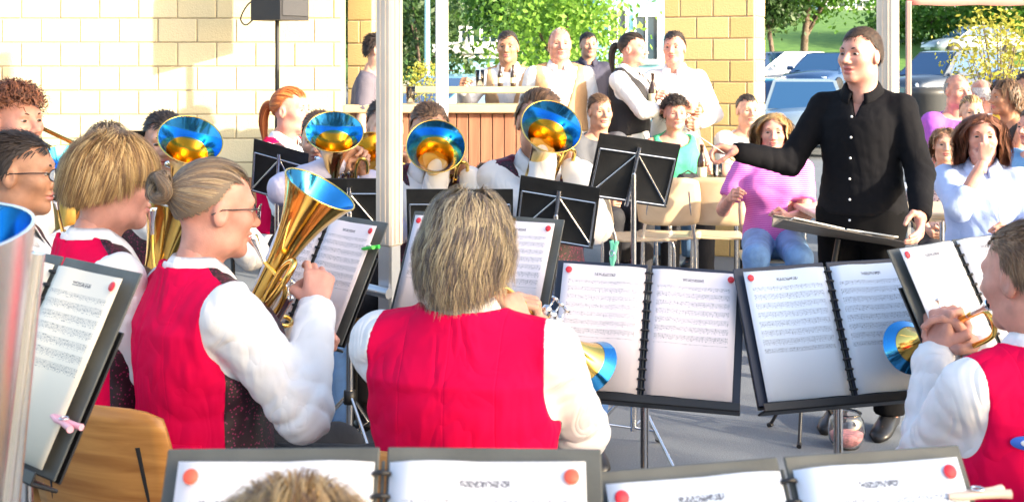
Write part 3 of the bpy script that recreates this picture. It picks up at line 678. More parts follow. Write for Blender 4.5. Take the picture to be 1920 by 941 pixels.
# ------------------------------------------------------------------ music stands and folders
def desk_matrix(px, py, d, yaw, tilt, roll=0):
    p = at(px, py, d); ps, t = R(yaw), R(tilt)
    n = Vector((-math.sin(ps) * math.cos(t), -math.cos(ps) * math.cos(t), math.sin(t)))
    x = Vector((math.cos(ps), -math.sin(ps), 0)); y = n.cross(x)
    M = Matrix(((x.x, y.x, n.x, p.x), (x.y, y.y, n.y, p.y), (x.z, y.z, n.z, p.z), (0, 0, 0, 1)))
    return M @ Matrix.Rotation(R(-roll), 4, 'Z')
def folder(label, px, py, d, yaw, tilt, roll=0, w=.215, h=.305, board=GREYB, page=PAGE, rim=.018, cat='music folder', ring=True, stick=STICK, margin=.012):
    """open ring folder; (px,py) is the middle of its top edge"""
    M = desk_matrix(px, py, d, yaw, tilt, roll) @ Matrix.Translation((0, -h - rim, 0))
    root = empty('music_folder', M, label, cat)
    for s in (-1, 1):
        b = MB(); W2 = w + margin; b.box((s * (W2 / 2 + .004), h / 2 + .004, -.004), (W2, h + 2 * rim - .008, .004), Matrix.Rotation(s * R(2.0), 3, 'Y'), .0015); b.obj('cover', board, root)
        vs = []; nx = 9
        for i in range(nx + 1):
            t = i / nx; z = .006 + .010 * math.sin(min(1, t * 2.2) * math.pi) * (1 - t) + .001 + .003 * t
            for yv in (0, h): vs.append((s * (.008 + t * (w - .010)), yv, z + (.002 if yv else 0)))
        b = MB(); fs = [(2 * i, 2 * i + 2, 2 * i + 3, 2 * i + 1) for i in range(nx)]; b.add(vs, [f if s > 0 else f[::-1] for f in fs], True)
        o = b.obj('page', page, root); md = o.modifiers.new('s', 'SOLIDIFY'); md.thickness = .0012
        b = MB(); b.lathe([(0, .0012), (.0076, .0012), (.0082, 0)], 14); b.obj('corner_sticker', stick, root, Matrix.Translation((s * (w - .017), h - .016, .0142)))
    b = MB(); b.tube([(0, -.004, -.002), (0, h + .004, -.002)], .0022, 6); o = b.obj('binder_spine', GREYB, root)
    if ring:
        nr = 13; b = MB(); pts = [(.0085 * math.cos(a), 0, .006 + .0085 * math.sin(a)) for a in np.linspace(0, math.pi, 8)]; b.tube(pts, .0030, 6); me = b.mesh('ring')
        for i in range(nr): link('ring', me, BLK, root, Matrix.Translation((0, .012 + (h - .024) * i / (nr - 1), 0)))
    return root, M
def tripod(root, foot, top, r=.011, m=STEEL, legs=True, rot=0.3, spread=.27):
    """pole from foot (ground) to top, world coords relative to root at foot"""
    t = Vector(top) - Vector(foot); b = MB(); b.tube([(0, 0, .12), t * .55], r * 1.25, 12); b.tube([t * .5, t], r, 12); b.obj('pole', m, root)
    b = MB(); b.lathe([(r * 1.3, -.03), (r * 2, -.028), (r * 2, .02), (r * 1.3, .022)], 12, Matrix.Translation(t * .53)); b.obj('clamp_collar', BLK, root)
    b = MB(); b.lathe([(r * 1.2, .25), (r * 2.1, .25), (r * 2.1, .30), (r * 1.2, .30)], 12); b.obj('leg_collar', BLK, root)
    for i in range(3):
        a = rot + i * 2.094; u = Vector((math.cos(a), math.sin(a), 0))
        b = MB(); b.tube([u * .015 + Vector((0, 0, .275)), u * spread * .9 + Vector((0, 0, .035)), u * spread + Vector((0, 0, .010))], .0075, 8); b.tube([Vector((0, 0, .13)), u * spread * .5 + Vector((0, 0, .15))], .005, 6); o = b.obj('leg', m, root)
        b = MB(); b.tube([u * (spread - .012) + Vector((0, 0, .018)), u * (spread + .008) + Vector((0, 0, .009))], .010, 8); b.obj('rubber_foot', BLK, o)
def desk_stand(label, M, w=.47, h=.20, mdesk=BLK, mp=STEEL, foot_dx=0, rot=.3, lattice=False, y0=.0, poleshift=(0, 0), group=None, spread=.27):
    """M: desk frame with origin at bottom centre; pole drops to the ground under it"""
    c = M @ Vector((0, h * .45, -.03)); foot = Vector((c.x + poleshift[0], c.y + poleshift[1], 0))
    root = empty('music_stand', Matrix.Translation(foot), label, 'music stand', group); Ml = Matrix.Translation(-foot) @ M
    b = MB(); b.box((0, h / 2 + y0, -.012), (w, h, .004), None, .0015); dk = b.obj('desk', mdesk, root, Ml)
    b = MB(); b.box((0, -.010 + y0, .012), (w * 1.01, .006, .05), None, .002); b.box((0, -.002 + y0, .036), (w * 1.01, .018, .004), None, .001); b.obj('ledge', mdesk, root, Ml)
    if lattice:
        zc = -.020; q = w / 2 - .012; hh = h - .06; L = MB()
        segs = [((0, -.02), (0, h - .03)), ((-q, hh), (q, hh)), ((-q, .0), (-q, hh)), ((q, .0), (q, hh)), ((0, hh), (-q, .01)), ((0, hh), (q, .01)), ((-q, .0), (q, .0))]
        for i, (a, e) in enumerate(segs):
            b = MB(); b.tube([(a[0], a[1], zc - .006 * (i == 0)), (e[0], e[1], zc - .006 * (i == 0))], .0085 if i == 0 else .0042, 8); b.obj('lattice_bar', STEEL, root, Ml)
    tripod(root, foot, c, .011, mp, True, rot, spread); return root
def clothespin(label, p, dirv, col, L=.075):
    z = Vector(dirv).normalized(); M = frame(p, z); root = empty('clothespin', M, label, 'clothespin')
    for s in (-1, 1):
        b = MB(); b.tube([(s * .0015, 0, -L * .5), (s * .005, 0, -L * .2), (s * .0035, 0, 0), (s * .006, 0, L * .35), (s * .009, 0, L * .5)], [.003, .0048, .0045, .005, .0055], 8); b.obj('jaw', col, root)
    b = MB(); b.tube([(.007 * math.cos(a), .006, .007 * math.sin(a)) for a in np.linspace(0, 6.2, 14)], .0016, 6); b.obj('spring', STEEL, root); return root
# ------------------------------------------------------------------ chairs and tables
CHAIR = {}
def chair(label, M, m=PLY, group=None, key='a', metal=BLK):
    key = m.name + metal.name
    if key not in CHAIR:
        P = {}
        b = MB(); nx, ny = 8, 8; vs = []
        for s in (0, 1):
            for j in range(ny + 1):
                for i in range(nx + 1):
                    u = i / nx - .5; v = j / ny - .5; ww = .40 * (1 - .06 * abs(v * 2) ** 3); x = u * ww; y = v * .39 * (1 - .10 * abs(u * 2) ** 4)
                    vs.append((x, y + .02, .452 - .012 * (1 - (2 * u) ** 2) * .5 - .02 * max(0, v - .3) - s * .011))
        N = (nx + 1) * (ny + 1); q = lambda s, i, j: s * N + j * (nx + 1) + i; fs = []
        for j in range(ny):
            for i in range(nx): fs += [(q(0, i, j), q(0, i + 1, j), q(0, i + 1, j + 1), q(0, i, j + 1)), (q(1, i, j), q(1, i, j + 1), q(1, i + 1, j + 1), q(1, i + 1, j))]
        for i in range(nx): fs += [(q(0, i, 0), q(1, i, 0), q(1, i + 1, 0), q(0, i + 1, 0)), (q(0, i, ny), q(0, i + 1, ny), q(1, i + 1, ny), q(1, i, ny))]
        for j in range(ny): fs += [(q(0, 0, j), q(0, 0, j + 1), q(1, 0, j + 1), q(1, 0, j)), (q(0, nx, j), q(1, nx, j), q(1, nx, j + 1), q(0, nx, j + 1))]
        b.add(vs, fs, True); P['seat'] = b.mesh('seat')
        b = MB(); vs = []; nx, nz = 10, 8
        for s in (0, 1):
            for j in range(nz + 1):
                for i in range(nx + 1):
                    u = i / nx - .5; v = j / nz; wz = .40 * (1 - .10 * (v ** 4) - .08 * (1 - v) ** 3); x = u * wz
                    z = .53 + .30 * v - .022 * (abs(2 * u) ** 5) * (1 if v > .5 else -1) * abs(2 * v - 1)
                    vs.append((x, -.205 - .05 * v - .03 * (1 - (2 * u) ** 2) - s * .011, z))
        N = (nx + 1) * (nz + 1); q = lambda s, i, j: s * N + j * (nx + 1) + i; fs = []
        for j in range(nz):
            for i in range(nx): fs += [(q(0, i, j), q(0, i, j + 1), q(0, i + 1, j + 1), q(0, i + 1, j)), (q(1, i, j), q(1, i + 1, j), q(1, i + 1, j + 1), q(1, i, j + 1))]
        for i in range(nx): fs += [(q(0, i, 0), q(0, i + 1, 0), q(1, i + 1, 0), q(1, i, 0)), (q(0, i, nz), q(1, i, nz), q(1, i + 1, nz), q(0, i + 1, nz))]
        for j in range(nz): fs += [(q(0, 0, j), q(1, 0, j), q(1, 0, j + 1), q(0, 0, j + 1)), (q(0, nx, j), q(0, nx, j + 1), q(1, nx, j + 1), q(1, nx, j))]
        b.add(vs, fs, True); P['backrest'] = b.mesh('backrest')
        for s in (-1, 1):
            b = MB(); b.tube(spline([(s * .17, .20, .012), (s * .17, .185, .25), (s * .17, .17, .425), (s * .17, .05, .438)], 4), .0105, 8); P['leg%d' % s] = b.mesh('leg')
            b = MB(); b.tube(spline([(s * .17, -.21, .012), (s * .165, -.18, .25), (s * .16, -.185, .44), (s * .135, -.232, .60), (s * .12, -.262, .745)], 4), .0105, 8); P['leg%d' % (s * 2)] = b.mesh('leg')
        b = MB(); b.tube([(-.17, .1, .432), (.17, .1, .432)], .009, 8); P['crossbar'] = b.mesh('crossbar')
        CHAIR[key] = P
    P = CHAIR[key]; root = empty('chair', M, label, 'chair', group)
    link('seat', P['seat'], m, root); link('backrest', P['backrest'], m, root)
    for k in (-2, -1, 1, 2): link('leg', P['leg%d' % k], metal, root)
    link('crossbar', P['crossbar'], metal, root); return root
def table(label, x, y, rz, w, dpt, m, hgt=.74, group=None):
    root = empty('table', TR((x, y, 0), rz), label, 'table', group)
    b = MB(); b.box((0, 0, hgt - .016), (w, dpt, .032), None, .006); b.obj('table_top', m, root)
    for sx in (-1, 1):
        for sy in (-1, 1): b = MB(); b.tube([(sx * (w / 2 - .06), sy * (dpt / 2 - .06), 0), (sx * (w / 2 - .06), sy * (dpt / 2 - .06), hgt - .03)], .016, 8); b.obj('leg', STEEL, root)
    b = MB(); b.box((0, 0, hgt - .055), (w - .14, .022, .045)); b.obj('rail', STEEL, root); return root
def lathe_thing(name, label, cat, p, prof, m, n=18, group=None, extra=None):
    root = empty(name, Matrix.Translation(p), label, cat, group); MB().lathe(prof, n).obj('glass_body' if 'glass' in name or 'bottle' in name or 'jar' in name else 'body', m, root)
    if extra: MB().lathe(extra[1], n).obj(extra[0], extra[2], root)
    return root
# ------------------------------------------------------------------ brass instruments
def bell_prof(r0, r1, L, n=18, e=3.2):
    return [(r0 + (r1 - r0) * (.22 * t + .78 * t ** e), L * t) for t in np.linspace(0, 1, n)]
def bell_obj(root, prof, M, outer, inner, thr=None, n=40, split=.55):
    b = MB(); b.lathe(prof, n, M); b.obj('bell', outer, root)
    pin = [(max(.001, r - .0022), z + .0006) for r, z in prof]; k = int(len(pin) * split)
    b = MB(); b.lathe(pin[k:][::-1], n, M); b.obj('bell_inside', inner, root)  # inner face of the flare; usually carries the painted sky reflection
    b = MB(); b.lathe(pin[:k + 1][::-1], n, M); b.obj('bell_throat', thr or outer, root)
    b = MB(); b.lathe([(pin[2][0] - .0004, pin[2][1]), (pin[2][0] * .5, pin[2][1] - .004), (.0004, pin[2][1] - .005)][::-1], n, M); b.obj('bore_shade_disc', BLK, root)  # black disc stands in for the shade deep in the bore
    r, z = prof[-1]; b = MB(); b.lathe([(r - .0024 + .0022 * math.cos(a), z + .0022 * math.sin(a)) for a in np.linspace(0, 2 * math.pi, 9)], n, M); b.obj('bell_rim', outer, root)
def valves(root, P0, ax, up, m, r=.0085, L=.13, gap=.023, cap=STEEL):
    P0 = Vector(P0); ax = Vector(ax).normalized(); up = Vector(up).normalized()
    for i in range(3):
        M = frame(P0 + ax * gap * (i - 1), up); b = MB()
        b.lathe([(.002, -.012), (r * .6, -.012), (r, -.006), (r * 1.12, -.004), (r * 1.12, .006), (r, .008), (r, L - .008), (r * 1.12, L - .006), (r * 1.12, L + .004), (r * .5, L + .008), (.0022, L + .010), (.0022, L + .026), (r * .9, L + .027), (r * .9, L + .032), (.001, L + .0325)], 14, M); b.obj('valve', cap, root)
def trumpet(label, mouth, tip, roll=0, fl=1.0, m=BRASS, mb=None, inner=None, group=None):
    """mouthpiece at mouth, bell centre at tip (world)"""
    y = (Vector(tip) - Vector(mouth)); L = y.length; y.normalize(); z = Vector((0, 0, 1)); z = (z - y * z.dot(y)).normalized(); x = y.cross(z)
    M = Matrix(((x.x, y.x, z.x, mouth[0]), (x.y, y.y, z.y, mouth[1]), (x.z, y.z, z.z, mouth[2]), (0, 0, 0, 1))) @ Matrix.Rotation(R(roll), 4, 'Y')
    root = empty('flugelhorn' if fl > 1 else 'trumpet', M, label, 'trumpet', group)
    b = MB(); b.lathe([(.012, .0), (.0135, .002), (.012, .010), (.006, .03), (.0045, .07), (.006, .085)], 14, frame((0, 0, 0), (0, 1, 0))); b.obj('mouthpiece', SILVER, root)
    t = .0058 * fl; zb = -.058
    b = MB(); b.tube(spline([(0, .07, 0), (0, .2, 0), (0, L * .80, 0), (0, L * .87, -.004), (0, L * .90, zb * .5), (0, L * .87, zb + .004), (0, L * .78, zb), (0, L * .62, zb)], 6), t, 10); b.obj('leadpipe', m, root)
    xo = .018; b = MB(); b.tube(spline([(xo * .3, L * .52, zb), (xo * .6, L * .38, zb), (xo, L * .22, zb), (xo, L * .14, zb + .008), (xo, L * .11, zb * .5), (xo, L * .14, -.006), (xo, L * .22, 0), (xo, L * .50, 0)], 6), [t] * 36 + [t * 1.05] * 7, 10); b.obj('main_bow', m, root)
    prof = bell_prof(t * 1.05, .062 * (1.15 if fl > 1 else 1), L * .52, 18, 4.2 if fl <= 1 else 3.0)
    bell_obj(root, prof, frame((xo, L * .48, 0), (0, 1, 0)), m, inner or BELL_SKY, m)
    k_ = int(len(prof) * .84); b = MB(); b.lathe([(r_ + .0006, z_ - .0006) for r_, z_ in prof[k_:]], 40, frame((xo, L * .48, 0), (0, 1, 0))); b.obj('bell_sky_band', BELL_SKY, root)  # outer edge of the flare coloured blue in place of reflected sky
    valves(root, (xo * .5, L * .55, -.085), (0, 1, 0), (0, 0, 1), m, .0092 * fl, .115)
    b = MB(); b.tube(spline([(-.002, L * .62, -.03), (-.006, L * .74, -.03), (-.006, L * .76, -.04), (-.002, L * .74, -.05), (0, L * .6, -.05)], 5), t * .8, 8); b.obj('third_slide', m, root)
    return root
def horn(label, bc, axis, mouth, size=1.0, side=(1, 0, 0), rb=.125, m=BRASS, inner=None, group=None, name='tenor_horn', H=.55, cat='horn', fe=3.4, r0=.020, split=.80):
    """upright oval horn: bell centre bc, axis out of the bell, side: where the valves sit"""
    a = Vector(axis).normalized(); sd = Vector(side); sd = (sd - a * sd.dot(a)).normalized(); f = a.cross(sd)
    H *= size; o = Vector(bc) - a * H
    M = Matrix(((sd.x, f.x, a.x, o.x), (sd.y, f.y, a.y, o.y), (sd.z, f.z, a.z, o.z), (0, 0, 0, 1)))
    root = empty(name, M, label, cat, group); s = size; mi = M.inverted()
    prof = bell_prof(r0 * s, rb, H * .80, 24, fe); bell_obj(root, prof, Matrix.Translation((0, 0, H * .20)), m, inner or BELL_SKY, m, 44, split)
    b = MB(); p = spline([(0, 0, H * .21), (0, 0, H * .10), (.012 * s, 0, .012), (.055 * s, 0, -.03 * s), (.10 * s, 0, .012), (.112 * s, 0, H * .12), (.112 * s, 0, H * .40)], 7); n = len(p); b.tube(p, [(.0205 - .009 * i / (n - 1)) * s for i in range(n)], 14); b.obj('bottom_bow', m, root)
    b = MB(); p = spline([(.112 * s, 0, H * .40), (.112 * s, 0, H * .58), (.125 * s, .01, H * .66), (.15 * s, .012, H * .66), (.165 * s, .01, H * .58), (.165 * s, .0, H * .36), (.150 * s, .0, H * .18), (.135 * s, .02 * s, H * .12)], 6); b.tube(p, .0095 * s, 10); b.obj('outer_loop', m, root)
    b = MB(); p = spline([(.05 * s, .035 * s, H * .22), (.03 * s, .05 * s, H * .05), (.06 * s, .055 * s, -.01), (.095 * s, .05 * s, H * .05), (.09 * s, .045 * s, H * .3), (.07 * s, .05 * s, H * .42), (.05 * s, .045 * s, H * .36)], 6); b.tube(p, .0082 * s, 10); b.obj('tuning_slide', m, root)
    for i in range(3):
        b = MB(); zz = H * (.14 + .07 * i); p = spline([(.06 * s, .045 * s, zz), (.03 * s, .085 * s, zz + .005), (.05 * s, .105 * s, zz + .006), (.085 * s, .085 * s, zz + .004), (.085 * s, .045 * s, zz)], 5); b.tube(p, .0062 * s, 8); b.obj('valve_slide', m, root)
    valves(root, (.075 * s, .045 * s, H * .16), (.9, .3, 0), (0, 0, 1), m, .0125 * s, .15 * s, .031 * s)
    mo = mi @ Vector(mouth); d0 = (Vector((.10 * s, .03 * s, H * .45)) - mo)
    b = MB(); p = spline([mo + d0.normalized() * .06, mo + d0 * .45, Vector((.112 * s, .03 * s, H * .50)), Vector((.105 * s, .045 * s, H * .34)), Vector((.09 * s, .045 * s, H * .24))], 7); n = len(p); b.tube(p, [(.0045 + .004 * i / n) * s for i in range(n)], 10); b.obj('leadpipe', m, root)
    b = MB(); b.lathe([(.014, 0), (.0155, .002), (.0135, .012), (.007, .035), (.005, .07)], 14, frame(mo, d0)); b.obj('mouthpiece', SILVER, root)
    return root, M
def trombone(label, mouth, fwd, m=BRASS):
    y = Vector(fwd).normalized(); z = Vector((0, 0, 1)); z = (z - y * z.dot(y)).normalized(); x = y.cross(z)
    M = Matrix(((x.x, y.x, z.x, mouth[0]), (x.y, y.y, z.y, mouth[1]), (x.z, y.z, z.z, mouth[2]), (0, 0, 0, 1)))
    root = empty('trombone', M, label, 'trombone')
    b = MB(); b.tube(spline([(0, .02, 0), (0, .5, 0), (0, .68, 0), (0, .725, -.012), (0, .74, -.045), (0, .725, -.078), (0, .68, -.09), (0, .5, -.09), (0, .05, -.09)], 5), .0072, 10); b.obj('slide', m, root)
    b = MB(); b.lathe([(.013, 0), (.0145, .002), (.012, .012), (.006, .035), (.005, .06)], 14, frame((0, 0, 0), (0, 1, 0))); b.obj('mouthpiece', SILVER, root)
    b = MB(); b.tube(spline([(0, .05, -.09), (-.02, -.1, -.07), (-.05, -.25, -.04), (-.10, -.30, -.02), (-.14, -.25, 0), (-.14, -.1, 0), (-.14, .05, 0)], 6), .0085, 10); b.obj('tuning_slide', m, root)
    bell_obj(root, bell_prof(.009, .105, .38, 20, 4), frame((-.14, .03, 0), (0, 1, 0)), m, m, m)
    for yy in (.06, .16): b = MB(); b.tube([(0, yy, 0), (0, yy, -.09)], .005, 8); b.obj('brace', SILVER, root)
    return root
# ------------------------------------------------------------------ setting: ground
def terr(y): return float(np.interp(y, [-40, 14, 18, 22, 28, 33, 37, 46, 52, 60, 72, 90, 200], [0, 0, -.12, -.28, -.28, .08, .30, .48, .9, 2.2, 3.9, 5.2, 9]))
def ground_strip(name, x0, x1, ys, m, dz=0, nx=1):
    b = MB(); vs = []
    for y in ys:
        for i in range(nx + 1): vs.append((x0 + (x1 - x0) * i / nx, y, terr(y) + dz))
    b.add(vs, [(j * (nx + 1) + i, j * (nx + 1) + i + 1, (j + 1) * (nx + 1) + i + 1, (j + 1) * (nx + 1) + i) for j in range(len(ys) - 1) for i in range(nx)], True)
    return put(b.obj(name, m), kind='structure')
ASPH = mat('asphalt', (.16, .18, .205), .85, noise=.22, nscale=160, bump=.5, bscale=180)
nA = ASPH.node_tree.nodes; lA = ASPH.node_tree.links     # larger worn patches over the aggregate
tA = nA.new('ShaderNodeTexNoise'); tA.inputs['Scale'].default_value = 1.1; tA.inputs['Detail'].default_value = 5; mA = nA.new('ShaderNodeMixRGB'); mA.blend_type = 'MULTIPLY'; mA.inputs[0].default_value = .6
rA = nA.new('ShaderNodeValToRGB'); rA.color_ramp.elements[0].color = (.6, .6, .62, 1); rA.color_ramp.elements[1].color = (1.25, 1.22, 1.2, 1); tcA = nA.new('ShaderNodeTexCoord')
lA.new(tcA.outputs['Object'], tA.inputs['Vector']); lA.new(tA.outputs['Fac'], rA.inputs['Fac']); bA = nA['Principled BSDF']; srcA = bA.inputs['Base Color'].links[0].from_socket
lA.new(srcA, mA.inputs[1]); lA.new(rA.outputs[0], mA.inputs[2]); lA.new(mA.outputs[0], bA.inputs['Base Color'])
GRASS = mat('lawn', (.05, .14, .015), .9, noise=.3, nscale=2.5, bump=.6, bscale=30, col2=(.09, .20, .025))
ys = [-60, -20, 0, 6, 12, 14, 17, 20, 22, 24, 27, 30, 33, 37, 41, 46, 49, 52, 56, 60, 66, 72, 80, 90, 120, 200, 500]
ground_strip('ground', -300, 300, ys, ASPH)
ground_strip('grass_slope', -300, 300, [49, 52, 56, 60, 66, 72, 80, 90, 120, 200, 500], GRASS, .03)
b = MB(); b.box((0, 48.9, terr(48.9) + .04), (300, .16, .24), None, .02); put(b.obj('kerb', mat('concrete', (.36, .35, .33), .85, noise=.15, nscale=8)), kind='structure')
# ------------------------------------------------------------------ block walls
def block_mat(name, c1, c2):
    m = mat(name, c1, .85, noise=.08, nscale=40, bump=.35, bscale=90); n = m.node_tree.nodes; l = m.node_tree.links; b = n['Principled BSDF']
    oi = n.new('ShaderNodeObjectInfo'); r = n.new('ShaderNodeValToRGB'); r.color_ramp.elements[0].color = (*c1, 1); r.color_ramp.elements[1].color = (*c2, 1); l.new(oi.outputs['Random'], r.inputs['Fac'])
    mx = n.new('ShaderNodeMixRGB'); mx.blend_type = 'MULTIPLY'; mx.inputs[0].default_value = .5; src = b.inputs['Base Color'].links[0].from_socket
    t = [q for q in n if q.type == 'TEX_NOISE'][0]; r2 = n.new('ShaderNodeValToRGB'); r2.color_ramp.elements[0].color = (.75, .75, .75, 1); r2.color_ramp.elements[1].color = (1, 1, 1, 1); l.new(t.outputs['Fac'], r2.inputs['Fac'])
    l.new(r.outputs[0], mx.inputs[1]); l.new(r2.outputs[0], mx.inputs[2]); l.new(mx.outputs[0], b.inputs['Base Color']); return m
BLOCKW = block_mat('block_cream', (.66, .56, .34), (.73, .63, .41))
BLOCKY = block_mat('block_yellow', (.66, .44, .17), (.74, .53, .24))
MORT = mat('mortar', (.40, .33, .22), .95, noise=.15, nscale=30, bump=.3)
def block_wall(label, x, y, rz, w, h, dpt, bw, bh, m, faces=('front',), name='wall'):
    """origin at the left front foot corner, front faces local -Y"""
    root = empty(name, TR((x, y, 0), rz), label, 'wall' if name == 'wall' else 'pillar')
    b = MB(); b.box((w / 2, dpt / 2, h / 2), (w - .016, dpt - .016, h)); b.obj('core', MORT, root)
    meshes = {}
    def blk(L, x0, z0, face):
        k = (round(L, 3), face)
        if k not in meshes: q = MB(); q.box((0, 0, 0), (L - .010, .05, bh - .010), None, .005); meshes[k] = q.mesh('block')
        j = random.uniform(-.0015, .0015)
        if face == 'front': Mx = Matrix.Translation((x0 + L / 2, .025 + j, z0 + bh / 2))
        elif face == 'right': Mx = Matrix.Translation((w - .025 + j, x0 + L / 2, z0 + bh / 2)) @ Matrix.Rotation(R(90), 4, 'Z')
        else: Mx = Matrix.Translation((.025 + j, x0 + L / 2, z0 + bh / 2)) @ Matrix.Rotation(R(90), 4, 'Z')
        link('block', meshes[k], m, root, Mx)
    for f in faces:
        ln = w if f == 'front' else dpt - .052
        for r_ in range(int(h / bh)):
            x0 = 0 if f == 'front' else .051; e = x0 + ln; first = bw * (.5 if r_ % 2 else 1)
            xx = x0; L = first
            while xx < e - .02:
                L2 = min(L, e - xx)
                if e - xx - L2 < .04: L2 = e - xx
                blk(L2, xx, r_ * bh, f); xx += L2; L = bw
    return root
block_wall('long sunlit cream block wall behind the left rows of players', -4.75, 10.0, 0, 3.42, 2.44, .30, .305, .1875, BLOCKW)
block_wall('narrow yellow block pier at the end of the cream wall beside the bar', -1.36, 10.55, -24, .24, 2.44, .22, .24, .1875, BLOCKY, ('front', 'right'), 'pier')
block_wall('square yellow block pillar behind the two servers in white shirts', 1.22, 10.3, -24, .74, 2.44, .36, .27, .172, BLOCKY, ('front', 'right'), 'pillar')
# ------------------------------------------------------------------ marquee posts
ALU = mat('aluminium', (.62, .63, .66), .35, .9, noise=.06, nscale=6, bump=.02, bscale=80)
CREAMP = mat('cream_powder_coat', (.70, .60, .50), .45, noise=.05, nscale=10)
def post(label, px0, px1, d, rz, ms, group=None, h=2.9, joint=1.35):
    xc = (px0 + px1) / 2; w = (px1 - px0) / F * d; a = R(abs(rz)); s = w / (math.cos(a) + math.sin(a)) if rz else w
    p = at(xc, 0, d); root = empty('post', TR((p.x, d, 0), rz), label, 'post', group)
    b = MB(); b.box((0, 0, joint + (h - joint) / 2), (s, s, h - joint), None, s * .10); b.obj('upper_profile', ms, root)
    b = MB(); b.box((0, 0, joint / 2 + .01), (s * .84, s * .84, joint), None, s * .1); b.obj('lower_profile', ALU, root)
    for k in (-1, 1):
        for ax in (0, 1):
            b = MB(); zc = joint + (h - joint) / 2; b.box(((k * s * .16, -s / 2 - .0015, zc) if ax == 0 else (s / 2 + .0015, k * s * .16, zc)), ((s * .07, .003, h - joint - .02) if ax == 0 else (.003, s * .07, h - joint - .02))); b.obj('rib', ms, root)
    b = MB(); b.box((0, 0, .01), (s * 2.4, s * 2.4, .02), None, .004); b.obj('foot_plate', STEEL, root)
    return root, s
pr, ps_ = post('thick cream and silver aluminium post beside the folder with the green peg', 703, 757, 3.85, -35, CREAMP, joint=.98)
b = MB(); b.tube([(-.075, -.045, .855), (-.02, -.06, .855), (.05, -.06, .850)], .016, 10); b.obj('clamp', SATIN, pr)
b = MB(); b.lathe([(.001, -.014), (.020, -.012), (.022, 0), (.020, .012), (.001, .014)], 14, Matrix.Translation((-.088, -.045, .85)) @ Matrix.Rotation(R(90), 4, 'X')); b.obj('clamp_knob', STEEL, pr)
post('cream and silver aluminium post standing behind the conductor', 1641, 1688, 5.9, -35, CREAMP, joint=.8)
post('slim white post in front of the timber bar', 817, 839, 7.7, 0, mat('white_paint', (.78, .76, .72), .5), joint=1.0)
post('thin rusty pink pole under the striped awning', 1699, 1708, 10.8, 0, mat('rust_pink', (.42, .25, .22), .6), joint=.6, h=2.05)
# awning valance at the right top
AWN = mat('awning_red', (.62, .28, .24), .8, noise=.1, nscale=6, bump=.1)
p0 = at(1700, 0, 10.8); root = empty('awning', Matrix.Translation((p0.x, 10.8, 2.0)), 'faded pink awning edge above the audience', 'awning')
b = MB(); vs = []
for i in range(25):
    t = i / 24; x = t * 3.0; sc_ = .012 * math.sin(t * 40)
    vs += [(x, .0 + sc_ * .3, .012 + sc_ * .4), (x, .01, .13)]; vr = vr + [(x, .012, .132), (x, 1.6, .55)] if i else [(x, .012, .132), (x, 1.6, .55)]
b.add(vs, [(2 * i, 2 * i + 2, 2 * i + 3, 2 * i + 1) for i in range(24)], True); o = b.obj('valance', AWN, root); md = o.modifiers.new('s', 'SOLIDIFY'); md.thickness = .003
b = MB(); b.add(vr, [(2 * i, 2 * i + 2, 2 * i + 3, 2 * i + 1) for i in range(24)], True); o = b.obj('roof_cloth', AWN, root); md = o.modifiers.new('s', 'SOLIDIFY'); md.thickness = .003
b = MB(); b.tube([(0, .02, .09), (3.0, .02, .09)], .014, 8); b.obj('front_rail', STEEL, root)
# ------------------------------------------------------------------ timber bar
bx0, bx1, bd = at(655, 0, 8.8).x, at(1012, 0, 8.8).x, 8.8; bw_ = bx1 - bx0
root = empty('bar_counter', Matrix.Translation((bx0, bd, 0)), 'reddish timber bar counter with pale wooden top', 'bar')
npl = 16; pw = bw_ / npl; q = MB(); q.box((0, 0, 0), (pw - .006, .022, 1.17), None, .003); pm = q.mesh('plank')
for i in range(npl): link('plank', pm, TIMBER, root, Matrix.Translation((pw * (i + .5), random.uniform(-.002, .002), .60)))
b = MB(); b.box((bw_ / 2, .30, .60), (bw_ - .02, .55, 1.15)); b.obj('carcass', BLK, root)
for i, (yy, zz, hh, ex) in enumerate([(.05, 1.215, .055, .06), (.40, 1.335, .045, .02)]):
    b = MB(); b.box((bw_ / 2, yy + .05, zz), (bw_ + ex, .36 if i == 0 else .30, hh), None, .006); b.obj('counter_board', TOPW, root)
for xx in (.05, bw_ - .05): b = MB(); b.box((xx, .45, 1.278), (.05, .2, .07)); b.obj('shelf_bracket', TOPW, root)
# ------------------------------------------------------------------ loudspeaker on stand
sp_ = at(520, 0, 9.5); root = empty('loudspeaker_stand', Matrix.Translation((sp_.x, 9.5, 0)), 'thin black tripod stand in front of the cream block wall', 'speaker stand')
b = MB(); b.tube([(0, 0, .1), (0, 0, 1.1)], .02, 10); b.tube([(0, 0, 1.0), (0, 0, 1.86)], .016, 10); b.obj('pole', BLK, root)
for i in range(3):
    a = .4 + i * 2.094; b = MB(); b.tube([(0, 0, .5), (.42 * math.cos(a), .42 * math.sin(a), .012)], .012, 8); b.obj('leg', BLK, root)
root = empty('loudspeaker', TR((sp_.x, 9.5, 1.842), 62), 'black loudspeaker box on the stand by the block wall', 'loudspeaker')
b = MB(); vs = [(-.17, -.16), (.17, -.16), (.11, .16), (-.11, .16)]; V8 = [(x, y, z) for z in (0, .56) for x, y in vs]; b.add(V8, [(3, 2, 1, 0), (4, 5, 6, 7), (0, 1, 5, 4), (1, 2, 6, 5), (2, 3, 7, 6), (3, 0, 4, 7)]); b.obj('cabinet', mat('speaker_black', (.022, .022, .026), .6, bump=.3, bscale=300), root)
b = MB(); b.box((0, -.164, .28), (.30, .012, .50), None, .004); b.obj('grille', mat('grille', (.05, .05, .055), .7, bump=.6, bscale=500), root)
